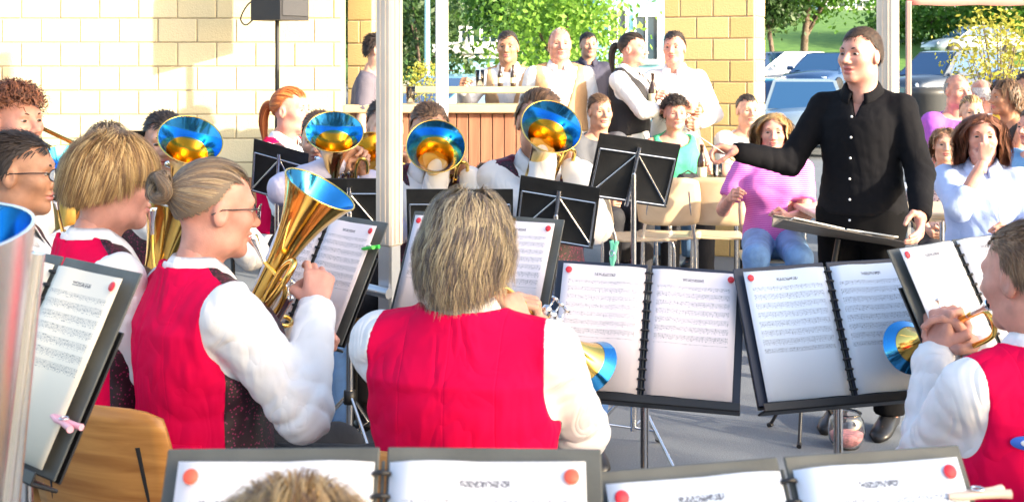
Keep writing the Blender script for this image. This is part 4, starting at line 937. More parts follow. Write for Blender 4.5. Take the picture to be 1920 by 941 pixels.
b = MB(); b.tube(spline([(-.02, .165, .05), (-.05, .25, -.03), (-.02, .33, .02), (.02, .30, .12), (0, .2, .16), (.0, .16, .12)], 7), .006, 8); b.obj('cable_loop', BLK, root)
# ------------------------------------------------------------------ trees and shrubs
LEAF = {}
def leaf_mat(name, c1, c2, tl=.35):
    m = bpy.data.materials.new(name); m.use_nodes = True; n = m.node_tree.nodes; l = m.node_tree.links; b = n['Principled BSDF']; b.inputs['Roughness'].default_value = .55
    a = n.new('ShaderNodeAttribute'); a.attribute_name = 'Col'; l.new(a.outputs['Color'], b.inputs['Base Color'])
    t = n.new('ShaderNodeBsdfTranslucent'); l.new(a.outputs['Color'], t.inputs['Color']); mx = n.new('ShaderNodeMixShader'); mx.inputs[0].default_value = tl
    l.new(b.outputs[0], mx.inputs[1]); l.new(t.outputs[0], mx.inputs[2]); l.new(mx.outputs[0], n['Material Output'].inputs[0]); LEAF[name] = (m, c1, c2); return name
leaf_mat('leaf_dark', (.020, .055, .012), (.045, .10, .02)); leaf_mat('leaf_mid', (.04, .12, .012), (.10, .24, .025)); leaf_mat('leaf_bright', (.10, .26, .02), (.26, .44, .06)); leaf_mat('leaf_yellow', (.30, .30, .03), (.48, .44, .06))
BARK = mat('bark', (.13, .095, .07), .9, noise=.35, nscale=12, bump=.8, bscale=25)
def tree(label, x, y, z0, th, cr, cz, lf, nclump, nleaf, ls, seed, trunk_r=.12, cat='tree', name='tree', limbs=7):
    r = np.random.default_rng(seed); root = empty(name, Matrix.Translation((x, y, z0)), label, cat); M0, c1, c2 = LEAF[lf]
    b = MB(); top = Vector((r.normal() * .15, r.normal() * .15, th)); tp = spline([(0, 0, -.1), (r.normal() * .05, r.normal() * .05, th * .4), top], 5)
    if trunk_r > 0:
        b.tube(tp, list(np.linspace(trunk_r, trunk_r * .55, len(tp))), 10); tk = b.obj('trunk', BARK, root)
    cc = np.array((top.x, top.y, cz)); n = r.normal(size=(nclump, 3)); n /= np.linalg.norm(n, axis=1)[:, None]; rad = r.uniform(.45, 1.0, nclump) ** .6
    cen = cc + n * np.array(cr) * rad[:, None]; cen = cen[cen[:, 2] > .1]
    if trunk_r > 0:
        for i in range(min(limbs, len(cen))):
            e = Vector(cen[i]); st = top * r.uniform(.55, 1.0); b = MB(); b.tube(spline([st, st.lerp(e, .5) + Vector((0, 0, .1 * (e - st).length)), e], 4), list(np.linspace(trunk_r * .38, trunk_r * .08, 9)), 6); b.obj('limb', BARK, tk)
    m = len(cen) * nleaf; c = np.repeat(cen, nleaf, 0); cs = float(np.mean(cr)) * .34
    p = c + r.normal(size=(m, 3)) * cs * np.array((1, 1, .7)); u = r.normal(size=(m, 3)); u /= np.linalg.norm(u, axis=1)[:, None]; w = np.cross(u, r.normal(size=(m, 3))); w /= np.linalg.norm(w, axis=1)[:, None]
    s = ls * r.uniform(.6, 1.4, (m, 1)); V = np.stack([p - u * s, p + w * s * .55, p + u * s, p - w * s * .55], 1).reshape(-1, 3); Q = np.arange(m * 4).reshape(-1, 4)
    t = np.clip(r.uniform(0, 1, (m, 1)) * .7 + np.repeat(r.uniform(0, .5, (len(cen), 1)), nleaf, 0), 0, 1); col = np.array(c1) * (1 - t) + np.array(c2) * t
    o = link('crown', mesh_np('crown', V, Q, False, None, np.repeat(col, 4, 0)), M0, root); return root
def px_tree(label, px, d, *a, **k): return tree(label, (px - 960) / F * d, d, terr(d), *a, **k)
px_tree('dark green tree behind the slim white post', 790, 26, 1.6, (.85, .8, 1.6), 1.9, 'leaf_dark', 38, 80, .07, 11)
px_tree('bright green leafy tree behind the bartenders', 1060, 21, 1.4, (.92, .8, 1.25), 1.95, 'leaf_bright', 62, 80, .06, 12)
px_tree('spreading mid green tree above the pale shed roof', 930, 24, 2.2, (.75, .7, .45), 2.75, 'leaf_mid', 36, 70, .06, 13)
px_tree('shade tree with grey trunk on the lawn above the parked cars', 1510, 52, 3.2, (2.6, 2.2, 1.3), 4.3, 'leaf_mid', 90, 90, .13, 14, trunk_r=.20)
px_tree('smaller dark tree at the lawn edge beside the yellow pillar', 1447, 50, 2.6, (1.2, 1.1, 1.2), 3.4, 'leaf_dark', 50, 80, .12, 15, trunk_r=.13)
px_tree('airy yellow leaved shrub behind the audience', 1888, 14, .6, (.42, .4, .46), 1.62, 'leaf_yellow', 46, 26, .028, 16, trunk_r=.035, cat='shrub', name='shrub', limbs=26)
px_tree('small yellow flowering bush behind the bar', 772, 15, .6, (.16, .15, .3), 1.35, 'leaf_yellow', 16, 40, .02, 17, trunk_r=.02, cat='shrub', name='shrub')
px_tree('dark hedge tree on the slope beyond the dark car', 1745, 62, 1.2, (3.0, 1.5, .9), 1.3, 'leaf_mid', 70, 70, .12, 18, trunk_r=.12)
px_tree('green tree on the slope at the far right edge', 1930, 58, 2.0, (2.6, 2.0, 1.6), 2.5, 'leaf_mid', 80, 70, .13, 19, trunk_r=.15)
px_tree('broad dark tree behind the pale building', 1110, 60, 3.0, (6, 3, 3.2), 5.5, 'leaf_mid', 110, 70, .2, 20, trunk_r=.25)
px_tree('tall dark tree far behind the bar', 700, 48, 3.0, (4, 3, 3.0), 4.5, 'leaf_dark', 110, 70, .17, 21, trunk_r=.25)
# ------------------------------------------------------------------ buildings
PALE = mat('pale_blue_render', (.24, .50, .60), .85, noise=.06, nscale=3, bump=.1); GLASS = mat('window_glass', (.03, .06, .09), .05, 0, spec=.9); WFR = mat('window_frame', (.75, .78, .8), .5)
def building(label, px0, px1, d, top, depth, wins, m, roofc=None):
    x0, x1 = (px0 - 960) / F * d, (px1 - 960) / F * d; z0 = terr(d) - .1; w = x1 - x0
    root = empty('building', Matrix.Translation((x0, d, z0)), label, 'building')
    b = MB(); b.box((w / 2, depth / 2, top / 2), (w, depth, top)); b.obj('wall', m, root)
    b = MB(); b.box((w / 2, depth / 2, top + .12), (w + .5, depth + .5, .24), None, .03); b.obj('roof', roofc or WFR, root)
    b = MB(); b.box((w / 2, -.02, .2), (w, .04, .4)); b.obj('plinth', mat('concrete', (.36, .35, .33), .85), root)
    for (a0, a1, y0, y1) in wins:
        wx0 = (a0 - 960) / F * d - x0; wx1 = (a1 - 960) / F * d - x0; wz1 = HC - (y0 - YH) / F * d - z0; wz0 = HC - (y1 - YH) / F * d - z0
        c = ((wx0 + wx1) / 2, 0, (wz0 + wz1) / 2); sz = (wx1 - wx0, wz1 - wz0)
        b = MB(); t = .06
        for s in (-1, 1): b.box((c[0] + s * (sz[0] / 2 + t / 2), -.03, c[2]), (t, .09, sz[1] + 2 * t)); b.box((c[0], -.03, c[2] + s * (sz[1] / 2 + t / 2)), (sz[0], .085, t))
        b.box((c[0], -.022, c[2]), (.045, .06, sz[1])); f = b.obj('window_frame', WFR, root)
        b = MB(); b.box((c[0], -.010, c[2]), (sz[0], .02, sz[1])); b.obj('pane', GLASS, f)
        b = MB(); b.box((c[0], -.07, c[2] - sz[1] / 2 - .085), (sz[0] + .25, .14, .05)); b.obj('sill', WFR, f)
    return root
building('pale blue rendered house with dark windows beside the yellow pillar', 1120, 1262, 30, 3.6, 6, [(1192, 1232, 32, 112), (1145, 1172, 20, 75)], PALE)
building('pale blue flat roofed shed behind the bar', 832, 962, 27, 2.1, 4, [(866, 882, 55, 100), (905, 930, 55, 100)], PALE)
building('long pale building on the ridge above the lawn', 1540, 1960, 95, 3.0, 8, [(1560 + 45 * i, 1585 + 45 * i, 2, 20) for i in range(8)], mat('ridge_render', (.6, .72, .76), .85))
root = empty('lamp_post', Matrix.Translation(((801 - 960) / F * 19, 19, terr(19))), 'pale turquoise lamp post left of the slim white post', 'lamp post'); PT = mat('turquoise_paint', (.35, .62, .64), .5)
b = MB(); b.tube([(0, 0, 0), (0, 0, 3.6)], [.05, .036], 10); b.obj('pole', PT, root); b = MB(); b.tube(spline([(0, 0, 3.55), (.1, 0, 3.8), (.4, 0, 3.9)], 4), .03, 8); b.obj('arm', PT, root); b = MB(); b.box((.55, 0, 3.9), (.4, .14, .07), None, .02); b.obj('lamp_head', PT, root)
# ------------------------------------------------------------------ cars
RUB = mat('tyre', (.02, .02, .02), .8); RIM = mat('rim', (.55, .56, .58), .3, .9); CGL = mat('car_glass', (.02, .075, .18), .05, .1, spec=1.0); LAMP = mat('headlamp', (.8, .82, .85), .08, 0, coat=1); TAIL = mat('tail_lamp', (.4, .01, .01), .2)
CARM = {}
def car_meshes(suv):
    H = 1.66 if suv else 1.48; st = []
    xs = [-2.12, -2.08, -1.9, -1.4, -.6, .3, .95, 1.5, 1.9, 2.06, 2.12]; zt = [.70, .84, .92, .95, .94, .93, .92, .86, .78, .68, .58]; hw = [.70, .80, .85, .88, .885, .885, .88, .86, .82, .74, .66]; zb = [.42, .32, .26, .24, .22, .22, .22, .24, .26, .32, .40]
    vs = []; n = 9
    for x, t, w, z in zip(xs, zt, hw, zb):
        t = t + (.10 if suv else 0)
        for yy, zz in ((-w * .9, z), (-w, z + .10), (-w * 1.0, (z + t) / 2), (-w * .97, t - .10), (-w * .88, t - .01), (0, t + .035), (w * .88, t - .01), (w * .97, t - .10), (w, (z + t) / 2), (w, z + .10), (w * .9, z)): vs.append((x, yy, zz))
    n = 11; b = MB(); m = len(xs); b.add(vs, [(i * n + j, (i + 1) * n + j, (i + 1) * n + (j + 1) % n, i * n + (j + 1) % n) for i in range(m - 1) for j in range(n)] + [tuple(range(n)), tuple((m - 1) * n + j for j in range(n))[::-1]], True); body = b.mesh('body')
    zs = .92 + (.10 if suv else 0); cab = [(-1.95, -1.55), (1.05, .25)]
    xr0, xr1, xf1, xf0 = (-2.0, -1.75, .35, 1.1) if suv else (-1.95, -1.35, .2, 1.12); hb, ht = .80, .60
    b = MB(); ht2 = ht + .02
    V8 = [(xr0, -hb, zs - .04), (xf0, -hb, zs - .04), (xf0, hb, zs - .04), (xr0, hb, zs - .04), (xr1, -ht2, H - .03), (xf1, -ht2, H - .03), (xf1, ht2, H - .03), (xr1, ht2, H - .03), (xr1 + .12, -ht * .8, H), (xf1 - .15, -ht * .8, H), (xf1 - .15, ht * .8, H), (xr1 + .12, ht * .8, H)]
    b.add(V8, [(0, 1, 5, 4), (1, 2, 6, 5), (2, 3, 7, 6), (3, 0, 4, 7), (4, 5, 9, 8), (5, 6, 10, 9), (6, 7, 11, 10), (7, 4, 8, 11), (8, 9, 10, 11)]); cabm = b.mesh('cabin')
    def panel(a, bq, c, d, inset, off, name):
        P = [Vector(V8[i]) for i in (a, bq, c, d)]; nn = (P[1] - P[0]).cross(P[3] - P[0]).normalized(); cc = sum(P, Vector()) / 4
        bb = MB(); q = [p + (cc - p) * inset + nn * off for p in P]; bb.add(q, [(0, 1, 2, 3)]); return bb.mesh(name)
    pan = {'windscreen': panel(1, 2, 6, 5, .10, .006, 'windscreen'), 'rear_window': panel(3, 0, 4, 7, .14, .006, 'rear_window')}
    for s, (a, bq, c, d) in ((-1, (0, 1, 5, 4)), (1, (2, 3, 7, 6))):
        A, B, C, D = [Vector(V8[i]) for i in (a, bq, c, d)]; nn = (B - A).cross(D - A).normalized() * .006
        for i, (t0, t1) in enumerate(((.07, .48), (.53, .93))):
            bb = MB(); bl = A.lerp(B, t0); br = A.lerp(B, t1); tl = D.lerp(C, t0); tr = D.lerp(C, t1); bb.add([bl.lerp(tl, .14) + nn, br.lerp(tr, .14) + nn, bl.lerp(tl, .14).lerp(br.lerp(tr, .9), 1) + nn, bl.lerp(tl, .9) + nn], [(0, 1, 2, 3)]); pan['side_window%d%d' % (s, i)] = bb.mesh('side_window')
    b = MB(); b.lathe([(.19, -.09), (.30, -.10), (.325, -.06), (.325, .06), (.30, .10), (.19, .09)], 22, Matrix.Rotation(R(90), 4, 'X')); ty = b.mesh('tyre')
    b = MB(); b.lathe([(.0, .075), (.05, .08), (.06, .06), (.17, .07), (.20, .085), (.20, -.085), (.17, -.07), (.06, -.06), (.05, -.08), (.0, -.075)], 22, Matrix.Rotation(R(90), 4, 'X'))
    for k in range(5): a = k * 1.2566; b.box((.115 * math.cos(a), -.075, .115 * math.sin(a)), (.13, .02, .035), Matrix.Rotation(-a, 3, 'Y')); b.box((.115 * math.cos(a), .075, .115 * math.sin(a)), (.13, .02, .035), Matrix.Rotation(-a, 3, 'Y'))
    rm = b.mesh('rim')
    b = MB(); b.lathe([(.0, -.02), (.365, -.02), (.375, 0), (.365, .02), (0, .02)], 24, Matrix.Rotation(R(90), 4, 'X')); arch = b.mesh('wheel_arch')
    b = MB(); b.box((0, 0, 0), (.10, .34, .13), None, .04); hl = b.mesh('headlight')
    b = MB(); b.box((0, 0, 0), (.07, 1.0, .14), None, .02); gr = b.mesh('grille')
    b = MB(); b.box((0, 0, 0), (.02, .5, .11), None, .004); pl = b.mesh('number_plate')
    b = MB(); b.box((0, 0, 0), (.12, .2, .12), None, .03); mr = b.mesh('wing_mirror')
    return dict(body=body, cab=cabm, pan=pan, ty=ty, rm=rm, arch=arch, hl=hl, gr=gr, pl=pl, mr=mr, suv=suv)
def car(label, px, d, rz, col, suv=False, dz=0):
    if suv not in CARM: CARM[suv] = car_meshes(suv)
    C = CARM[suv]; root = empty('parked_car', TR(((px - 960) / F * d, d, terr(d) + dz), rz), label, 'car', 'parked cars')
    pm = mat('car_paint_%d' % (abs(hash(label)) % 99999 + len(MATS)), col, .25, .3, coat=1)
    def lk(nm, me, m, M=None, par=root):
        o = bpy.data.objects.new(nm, me); COL.objects.link(o); o.parent = par
        if M is not None: o.matrix_basis = M
        if not me.materials: me.materials.append(m)
        o.material_slots[0].link = 'OBJECT'; o.material_slots[0].material = m; return o
    lk('body', C['body'], pm); lk('cabin', C['cab'], pm)
    for k, me in C['pan'].items(): lk(me.name.split('.')[0], me, CGL)
    dzs = .08 if suv else 0
    for x in (-1.28, 1.32):
        for s in (-1, 1):
            lk('wheel_arch', C['arch'], BLK, Matrix.Translation((x, s * .872, .34)))
            w = lk('wheel', C['ty'], RUB, Matrix.Translation((x, s * .80, .325))); lk('rim', C['rm'], RIM, None, w)
    for s in (-1, 1):
        lk('headlight', C['hl'], LAMP, Matrix.Translation((1.98, s * .58, .66 + dzs)) @ Matrix.Rotation(R(-s * 14), 4, 'Z')); lk('tail_light', C['hl'], TAIL, Matrix.Translation((-2.0, s * .66, .80 + dzs)))
        lk('wing_mirror', C['mr'], pm, Matrix.Translation((.78, s * .95, .98 + dzs)))
    lk('grille', C['gr'], BLK, Matrix.Translation((2.075, 0, .55))); lk('number_plate', C['pl'], WFR, Matrix.Translation((2.125, 0, .44)))
    return root
car('white hatchback parked below the shade tree', 1463, 44, 200, (.60, .62, .64))
car('dark blue car parked between the white hatchback and the conductor', 1552, 41, 235, (.02, .06, .16))
car('silver blue car parked with its windscreen facing the band behind the conductor', 1508, 26, 258, (.26, .33, .38))
car('teal car half hidden by the yellow pillar', 1404, 27.5, 250, (.03, .22, .30))
car('dark estate car parked on the lot behind the thin pink pole', 1775, 35, 212, (.03, .045, .07), True)
car('pale car parked behind the yellow shrub', 1915, 31, 205, (.6, .68, .68))
car('grey car parked up on the lawn road behind the dark estate car', 1822, 57, 190, (.25, .3, .34))
car('light blue car parked behind the slim white post and the bar', 868, 17.5, 215, (.22, .52, .62))
# ------------------------------------------------------------------ music stands with folders
def stand_and_folder(flabel, slabel, px, py, d, yaw, tilt, roll=0, rot=.3, h=.305, pole=STEEL, shift=(0, 0), spread=.27, **k):
    r, M = folder(flabel, px, py, d, yaw, tilt, roll, h=h, **k)
    desk_stand(slabel, M @ Matrix.Translation((0, -.012, -.008)), .46, .24, BLK, pole, rot=rot, poleshift=shift, spread=spread); return M
MF = stand_and_folder('open music folder with cream sun-tinted page beside the big tuba bell', 'black music stand holding the sun-tinted folder by the plywood chair', 122, 482, 2.2, 42, 27, page=PAGEC)
MR = stand_and_folder('open music folder with a bright green peg on its edge', 'steel tripod music stand below the folder with the green peg', 626, 402, 3.5, 46, 27, rot=2.3)
MH = stand_and_folder('open music folder mostly hidden behind the grey blonde bob', 'steel music stand hidden behind the grey blonde player', 912, 402, 3.5, 26, 27)
MU = stand_and_folder('open music folder with pinkish pages and a dark slanting right edge', 'slim steel music stand with one straight pole above the asphalt', 1219, 497, 3.15, 11, 26, 2, rot=.5, board=mat('navy_board', (.016, .022, .045), .5), rim=.012, spread=.12)
MV = stand_and_folder('open music folder with bluish shade-tinted pages in front of the conductor', 'music stand under the shade-tinted folder with grey ledge', 1545, 492, 3.1, -10, 26, -2, board=mat('navy_board', (.016, .022, .045), .5), page=PAGE2, rim=.014, rot=.9, spread=.12)
MW = stand_and_folder('white music folder right behind the boy with the trumpet', 'music stand holding the folder behind the boy', 1782, 450, 2.95, -38, 28, page=PAGEW, rim=.006)
MB1 = stand_and_folder('large grey edged folder with orange dot stickers in front of the bowed head', 'black music stand under the folder with orange stickers', 720, 838, 1.36, 0, 32, stick=STICKO, pole=BLK, page=PAGEW)
MC1 = stand_and_folder('grey edged folder tilted towards the right with a pale peg', 'black music stand under the folder with the pale peg', 1462, 856, 1.46, -13, 32, page=PAGE2, pole=BLK)
PINK = mat('peg_pink', (.85, .42, .50), .4); GREEN = mat('peg_green', (.03, .62, .05), .4); PEGW = wood('peg_wood', (.72, .52, .40), (.8, .62, .5), (30, 30, 3))
clothespin('pink plastic peg clipped on the sun-tinted music folder', MF @ Vector((.222, .075, .012)), MF.to_3x3() @ Vector((1, -.08, 0)), PINK)
clothespin('bright green peg clipped on the folder by the aluminium post', MR @ Vector((.218, .245, .012)), MR.to_3x3() @ Vector((1, .15, .1)), GREEN, .06)
clothespin('pale wooden peg clipped on the front right folder', MC1 @ Vector((.225, .262, .012)), MC1.to_3x3() @ Vector((1, .0, 0)), PEGW)
clothespin('mint green peg clipped on the folder with pinkish pages', at(1150, 475, 3.14), (.1, .1, 1), mat('peg_mint', (.25, .80, .50), .4), .06)
def rear_stand(label, px, py, d, yaw, tilt, roll, w, h, lattice=True):
    M = desk_matrix(px, py, d, yaw, tilt, roll) @ Matrix.Translation((0, -h, 0)); desk_stand(label, M, w, h, BLKB, STEEL, lattice=lattice, rot=1.1, group='stands facing the far players'); return M
rear_stand('tall black music stand with chrome lattice beside the woman in green', 1200, 258, 4.9, 176, 18, -9, .32, .255)
rear_stand('black music stand with chrome lattice next to the grey blonde bob', 1052, 338, 4.75, 190, 18, -9, .30, .24)
rear_stand('wide black music stand just right of the aluminium post', 862, 352, 4.8, 180, 18, 0, .40, .24)
rear_stand('black music stand behind the tenor horn bell left of the post', 655, 332, 4.8, 180, 18, 0, .28, .24)
rear_stand('black music stand with chrome frame in front of the red haired player', 530, 272, 5.4, 200, 18, -14, .26, .24)
rear_stand('black topped music stand behind the short blond hair', 238, 243, 4.9, 180, 18, 0, .20, .2)
# conductor's stand
pc = at(1590, 428, 5.02); Mc = Matrix.Translation(pc) @ Matrix.Rotation(R(10), 4, 'Y') @ Matrix.Translation(-pc) @ desk_matrix(1590, 428, 5.02, 186, 79, 0) @ Matrix.Translation((0, -.34, 0))
desk_stand('black conductor stand with a flat desk and spread tripod', Mc, .50, .34, mat('desk_taupe', (.20, .17, .14), .5, noise=.2, nscale=8), BLK, rot=.2, poleshift=(-.13, .05), spread=.17)
root = empty('score_book', Mc @ Matrix.Translation((0, .16, .004)), 'thin paper score lying on the conductor stand', 'sheet music')
b = MB(); b.box((-.105, 0, 0), (.20, .27, .006), Matrix.Rotation(R(2), 3, 'Y')); b.obj('page', mat('paper', (.78, .75, .68), .7), root); b = MB(); b.box((.105, 0, 0), (.20, .27, .006), Matrix.Rotation(R(-2), 3, 'Y')); b.obj('page', mat('paper', (.78, .75, .68), .7), root)
# glass jar on the ground by the conductor
CG = mat('clear_glass', (.95, .97, .97), .03, trans=1); pj = at(1587, 835, 5.1)
lathe_thing('glass_jar', 'round glass jar standing on the asphalt by the conductor', 'jar', (pj.x, 5.1, .002), [(.001, 0), (.05, .001), (.068, .03), (.074, .07), (.066, .11), (.055, .128), (.060, .138), (.056, .138), (.051, .126), (.062, .108), (.070, .07), (.064, .032), (.047, .006), (.001, .006)], CG, 28, None, ('jar_contents', [(.001, .008), (.045, .008), (.062, .034), (.066, .055), (.03, .06), (.001, .062)], mat('pink_sweets', (.75, .30, .32), .5, noise=.4, nscale=60)))
# ------------------------------------------------------------------ band players
BCH = 'plywood chairs under the band players'
def seated(label, *a, ch=None, chm=PLY, chM=None, **k):
    p = person(label, *a, **k); M = p['M']; r = M.to_3x3(); chair(ch or ' '.join(label.replace('person', 'wooden band chair under the player', 1).split()[:15]), chM or M @ Matrix.Translation((0, -.035, 0)), chm, BCH); return p
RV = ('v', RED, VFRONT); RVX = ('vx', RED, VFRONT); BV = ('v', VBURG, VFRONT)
def tr_inst(label, tip, roll=0, hf=.50, **k):
    def f(mo, M):
        trumpet(label, mo, tip, roll, **k); y = (Vector(tip) - mo); L = y.length; y.normalize(); x = y.cross(Vector((0, 0, 1))).normalized(); up = x.cross(y)
        vb = mo + y * L * hf - up * .055; return vb + x * .050 - y * .055, vb - x * .050 - y * .055
    return f
def hn_inst(label, bc, axis, side, size, rb, rh=(.03, .05, .30), lh=(.17, .02, .24), rw=None, lw=None, **k):
    def f(mo, M):
        r, Mm = horn(label, bc, axis, mo, size, side, rb, **k); H = .55 * size
        if rw is not None: return rw, lw
        return Mm @ Vector((rh[0] * size, rh[1] * size, rh[2] * H / .55)), Mm @ Vector((lh[0] * size, lh[1] * size, lh[2] * H / .55))
    return f
# near woman, grey blonde bob
seated('person with grey blonde bob in bright red vest seen from behind', 880, 360, 2.72, -14, True, .0062, 2, 'f', hair=('bob', 'greyblond'), hy=-8, hp=-4, fat=1.16, sh=1.03, vest=RV, bust=.8, poleR=(.45, .25, -1), poleL=(-1, -.2, -.9), armr=1.04,
       inst=tr_inst('brass flugelhorn held by the grey blonde player', at(1100, 685, 3.0), 12, fl=1.15), pR='pinch', pL='grip', pants=DARK)
# woman with bun
seated('person with a hair bun in red vest playing a tenor horn', 405, 302, 3.08, -54, True, .0062, 2, 'f', sk='pink', hair=('back', 'dkblond'), hy=-6, hp=-6, fat=1.10, sh=1.0, vest=RVX, bust=.9, poleR=(.5, .2, -1), poleL=(-.7, .1, -1), armr=1.02, glasses='clear',
       inst=hn_inst('brass tenor horn with sky-tinted bell held by the player with the bun', at(600, 355, 3.17), (.50, -.13, .86), (.25, -.9, 0), .92, .098, rw=at(592, 575, 3.02), lw=at(565, 640, 3.18), H=.50), pR='pinch', pL='grip', pants=DARK,
       ch='honey coloured plywood chair behind the red vest of the player with the bun', chm=PLY, chM=TR((-.80, 2.98, 0), -22, .97))
# short blond with glasses
seated('person with short blond hair and glasses in red vest', 214, 255, 3.3, -58, True, .010, 2, 'f', sk='pink', hair=('short_f', 'blond'), hy=-6, hp=-4, fat=1.1, vest=RVX, bust=.8, glasses='dark', poleR=(.6, -.1, -1), hR=(.10, .36, .93), hL=(-.08, .38, .95), pants=DARK,
       inst=hn_inst('brass baritone horn held by the player with short blond hair', at(330, 395, 3.45), (.25, .2, .95), (.2, -.9, 0), .9, .085))
# dark haired man left
seated('person with short dark hair and glasses in white shirt', 40, 248, 3.7, -84, True, .012, 1, 'm', sk='tan', hair=('short', 'dark'), hp=-3, vest=BV, glasses='dark', pants=DARK,
       inst=hn_inst('brass horn with sky-tinted bell held by the dark haired player', at(135, 300, 4.0), (.2, -.35, .9), (.2, -.9, 0), 1.0, .105))
# boy with trumpet on the right
BOY = seated('person with short brown hair in red vest playing a trumpet', 1924, 418, 2.55, 16, True, .0062, 2, 'm', sk='pink', hair=('short', 'ltbrown'), hy=16, hp=-6, fat=1.06, sh=.98, vest=RV, poleL=(-.25, -.1, -1), poleR=(.8, -.2, -1), armr=.96, pants=DARK,
       inst=tr_inst('brass and silver trumpet played by the boy in the red vest', at(1690, 655, 2.93), -10, hf=.60), pR='pinch', ch='light plywood chair behind the boy with the trumpet')
bM = BOY['M']; wl = bM.inverted() @ at(1900, 818, 2.42); tx = .158 * 1.06 + .03; td_ = .117 * 1.06 + .034; xx_ = max(-.12, min(.12, wl.x)); yy_ = -td_ * math.sqrt(1 - (xx_ / tx) ** 2)
nrm = Vector((xx_ / tx ** 2, yy_ / td_ ** 2, 0)).normalized(); Me = frame(Vector((xx_, yy_, wl.z)) + nrm * .004, nrm) @ Matrix.Diagonal((1.9, .8, 1, 1))
MB().lathe([(.0005, .0012), (.017, .0012), (.018, 0)], 24).obj('emblem_patch', mat('emblem_blue', (.03, .12, .55), .6), BOY['root'], Me); MB().lathe([(.0005, .0012), (.010, .0012), (.0105, 0)], 20).obj('emblem_centre', mat('emblem_white', (.8, .8, .8), .6), BOY['root'], Me @ Matrix.Translation((.003, 0, .0016)))
# bowed head in front
seated('person with brown hair bowed low in front of the orange dotted folder', 545, 938, 1.02, 0, True, .014, 2, 'm', hair=('short_f', 'blond'), hp=-14, vest=RV, pants=DARK, bust=0)
# tuba at the left edge and its player
tb = at(-218, 446, 1.5)
seated('person at the left edge in red vest holding the big tuba', -430, 330, 1.3, -30, True, .016, 1, 'm', hair=('short', 'brown'), vest=RV, pants=DARK,
       inst=hn_inst('large silver tuba with sky-tinted bell at the left edge', tb, (-.04, -.14, .97), (-1, -.2, 0), 1.35, .168, m=SATINS, name='tuba', cat='tuba', fe=1.0, r0=.045, H=.50, split=.5))
TB = bpy.data.objects['tuba']
for k_, (a0, off) in enumerate(((-38, .016), (-62, .016), (-88, .020))):
    pts = []
    for t in np.linspace(.93, .12, 12):
        rad = .045 * 1.35 + (.168 - .045 * 1.35) * t + off; a = R(180 + a0 * -1 - 10 * t); pts.append((rad * math.cos(a), rad * math.sin(a), .675 * .2 + .54 * t - .02))
    MB().tube(pts, [.008 + .008 * i / 11 for i in range(12)], 12).obj('branch_tube', SATINS, TB)
# far horn players
seated('person behind a sky-tinted horn bell beside the aluminium post, in lavender shirt', 600, 212, 5.5, 178, True, .014, 1, 'm', hair=('short', 'brown'), vest=BV, tcol=LAV, pants=JEANS, hp=-4, poleR=(1, -.4, -.5),
       inst=hn_inst('brass tenor horn with sky-tinted bell left of the aluminium post', at(627, 247, 5.15), (.12, -.66, .75), (1, 0, 0), .85, .118))
seated('person behind a round sky-tinted horn bell right of the aluminium post', 806, 196, 5.45, 184, True, .014, 1, 'm', sk='mid', hair=('short', 'brown'), vest=BV, pants=DARK, hp=-4,
       inst=hn_inst('brass tenor horn with round sky-tinted bell right of the aluminium post', at(817, 274, 5.1), (.10, -.86, .52), (1, 0, 0), .85, .120))
seated('person in white shirt and burgundy vest behind the tallest sky-tinted horn bell', 1010, 170, 5.3, 188, True, .012, 1, 'm', sk='mid', hair=('neat', 'brown'), vest=BV, pants=JEANS, hp=-4,
       inst=hn_inst('brass tenor horn with sky-tinted bell in front of the man in grey', at(1034, 237, 4.95), (.22, -.78, .58), (1, 0, 0), .88, .122))
seated('person with dark hair behind the sky-tinted horn bell near the wall', 310, 212, 4.9, 196, True, .014, 1, 'm', hair=('short', 'dark'), vest=BV, pants=DARK,
       inst=hn_inst('brass tenor horn with sky-tinted bell against the cream wall', at(357, 262, 4.6), (.34, -.62, .70), (1, 0, 0), .88, .118))
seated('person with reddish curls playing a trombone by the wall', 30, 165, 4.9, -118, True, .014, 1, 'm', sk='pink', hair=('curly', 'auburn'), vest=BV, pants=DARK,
       inst=lambda mo, M: (trombone('brass trombone pointing down beside the cream wall', mo, (.80, -.35, -.30)), (mo + Vector((.2, -.1, -.1)), mo + Vector((.12, -.05, -.12))))[1])
seated('person with light hair hidden behind the short blond player', 200, 234, 5.1, 176, True, .016, 1, 'f', hair=('short_f', 'dkblond'), vest=BV, pants=DARK)
seated('person with red ponytail in red vest by the speaker stand', 547, 165, 7.0, -112, True, .016, 1, 'f', sk='pink', hair=('tail', 'red'), vest=RV, bust=.8, pants=DARK)
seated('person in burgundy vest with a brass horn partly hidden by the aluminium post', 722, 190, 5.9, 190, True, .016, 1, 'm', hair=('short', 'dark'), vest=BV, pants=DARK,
       inst=hn_inst('brass horn half hidden by the aluminium post', at(690, 284, 5.6), (-.15, -.8, .55), (1, 0, 0), .8, .10, inner=BRASS))
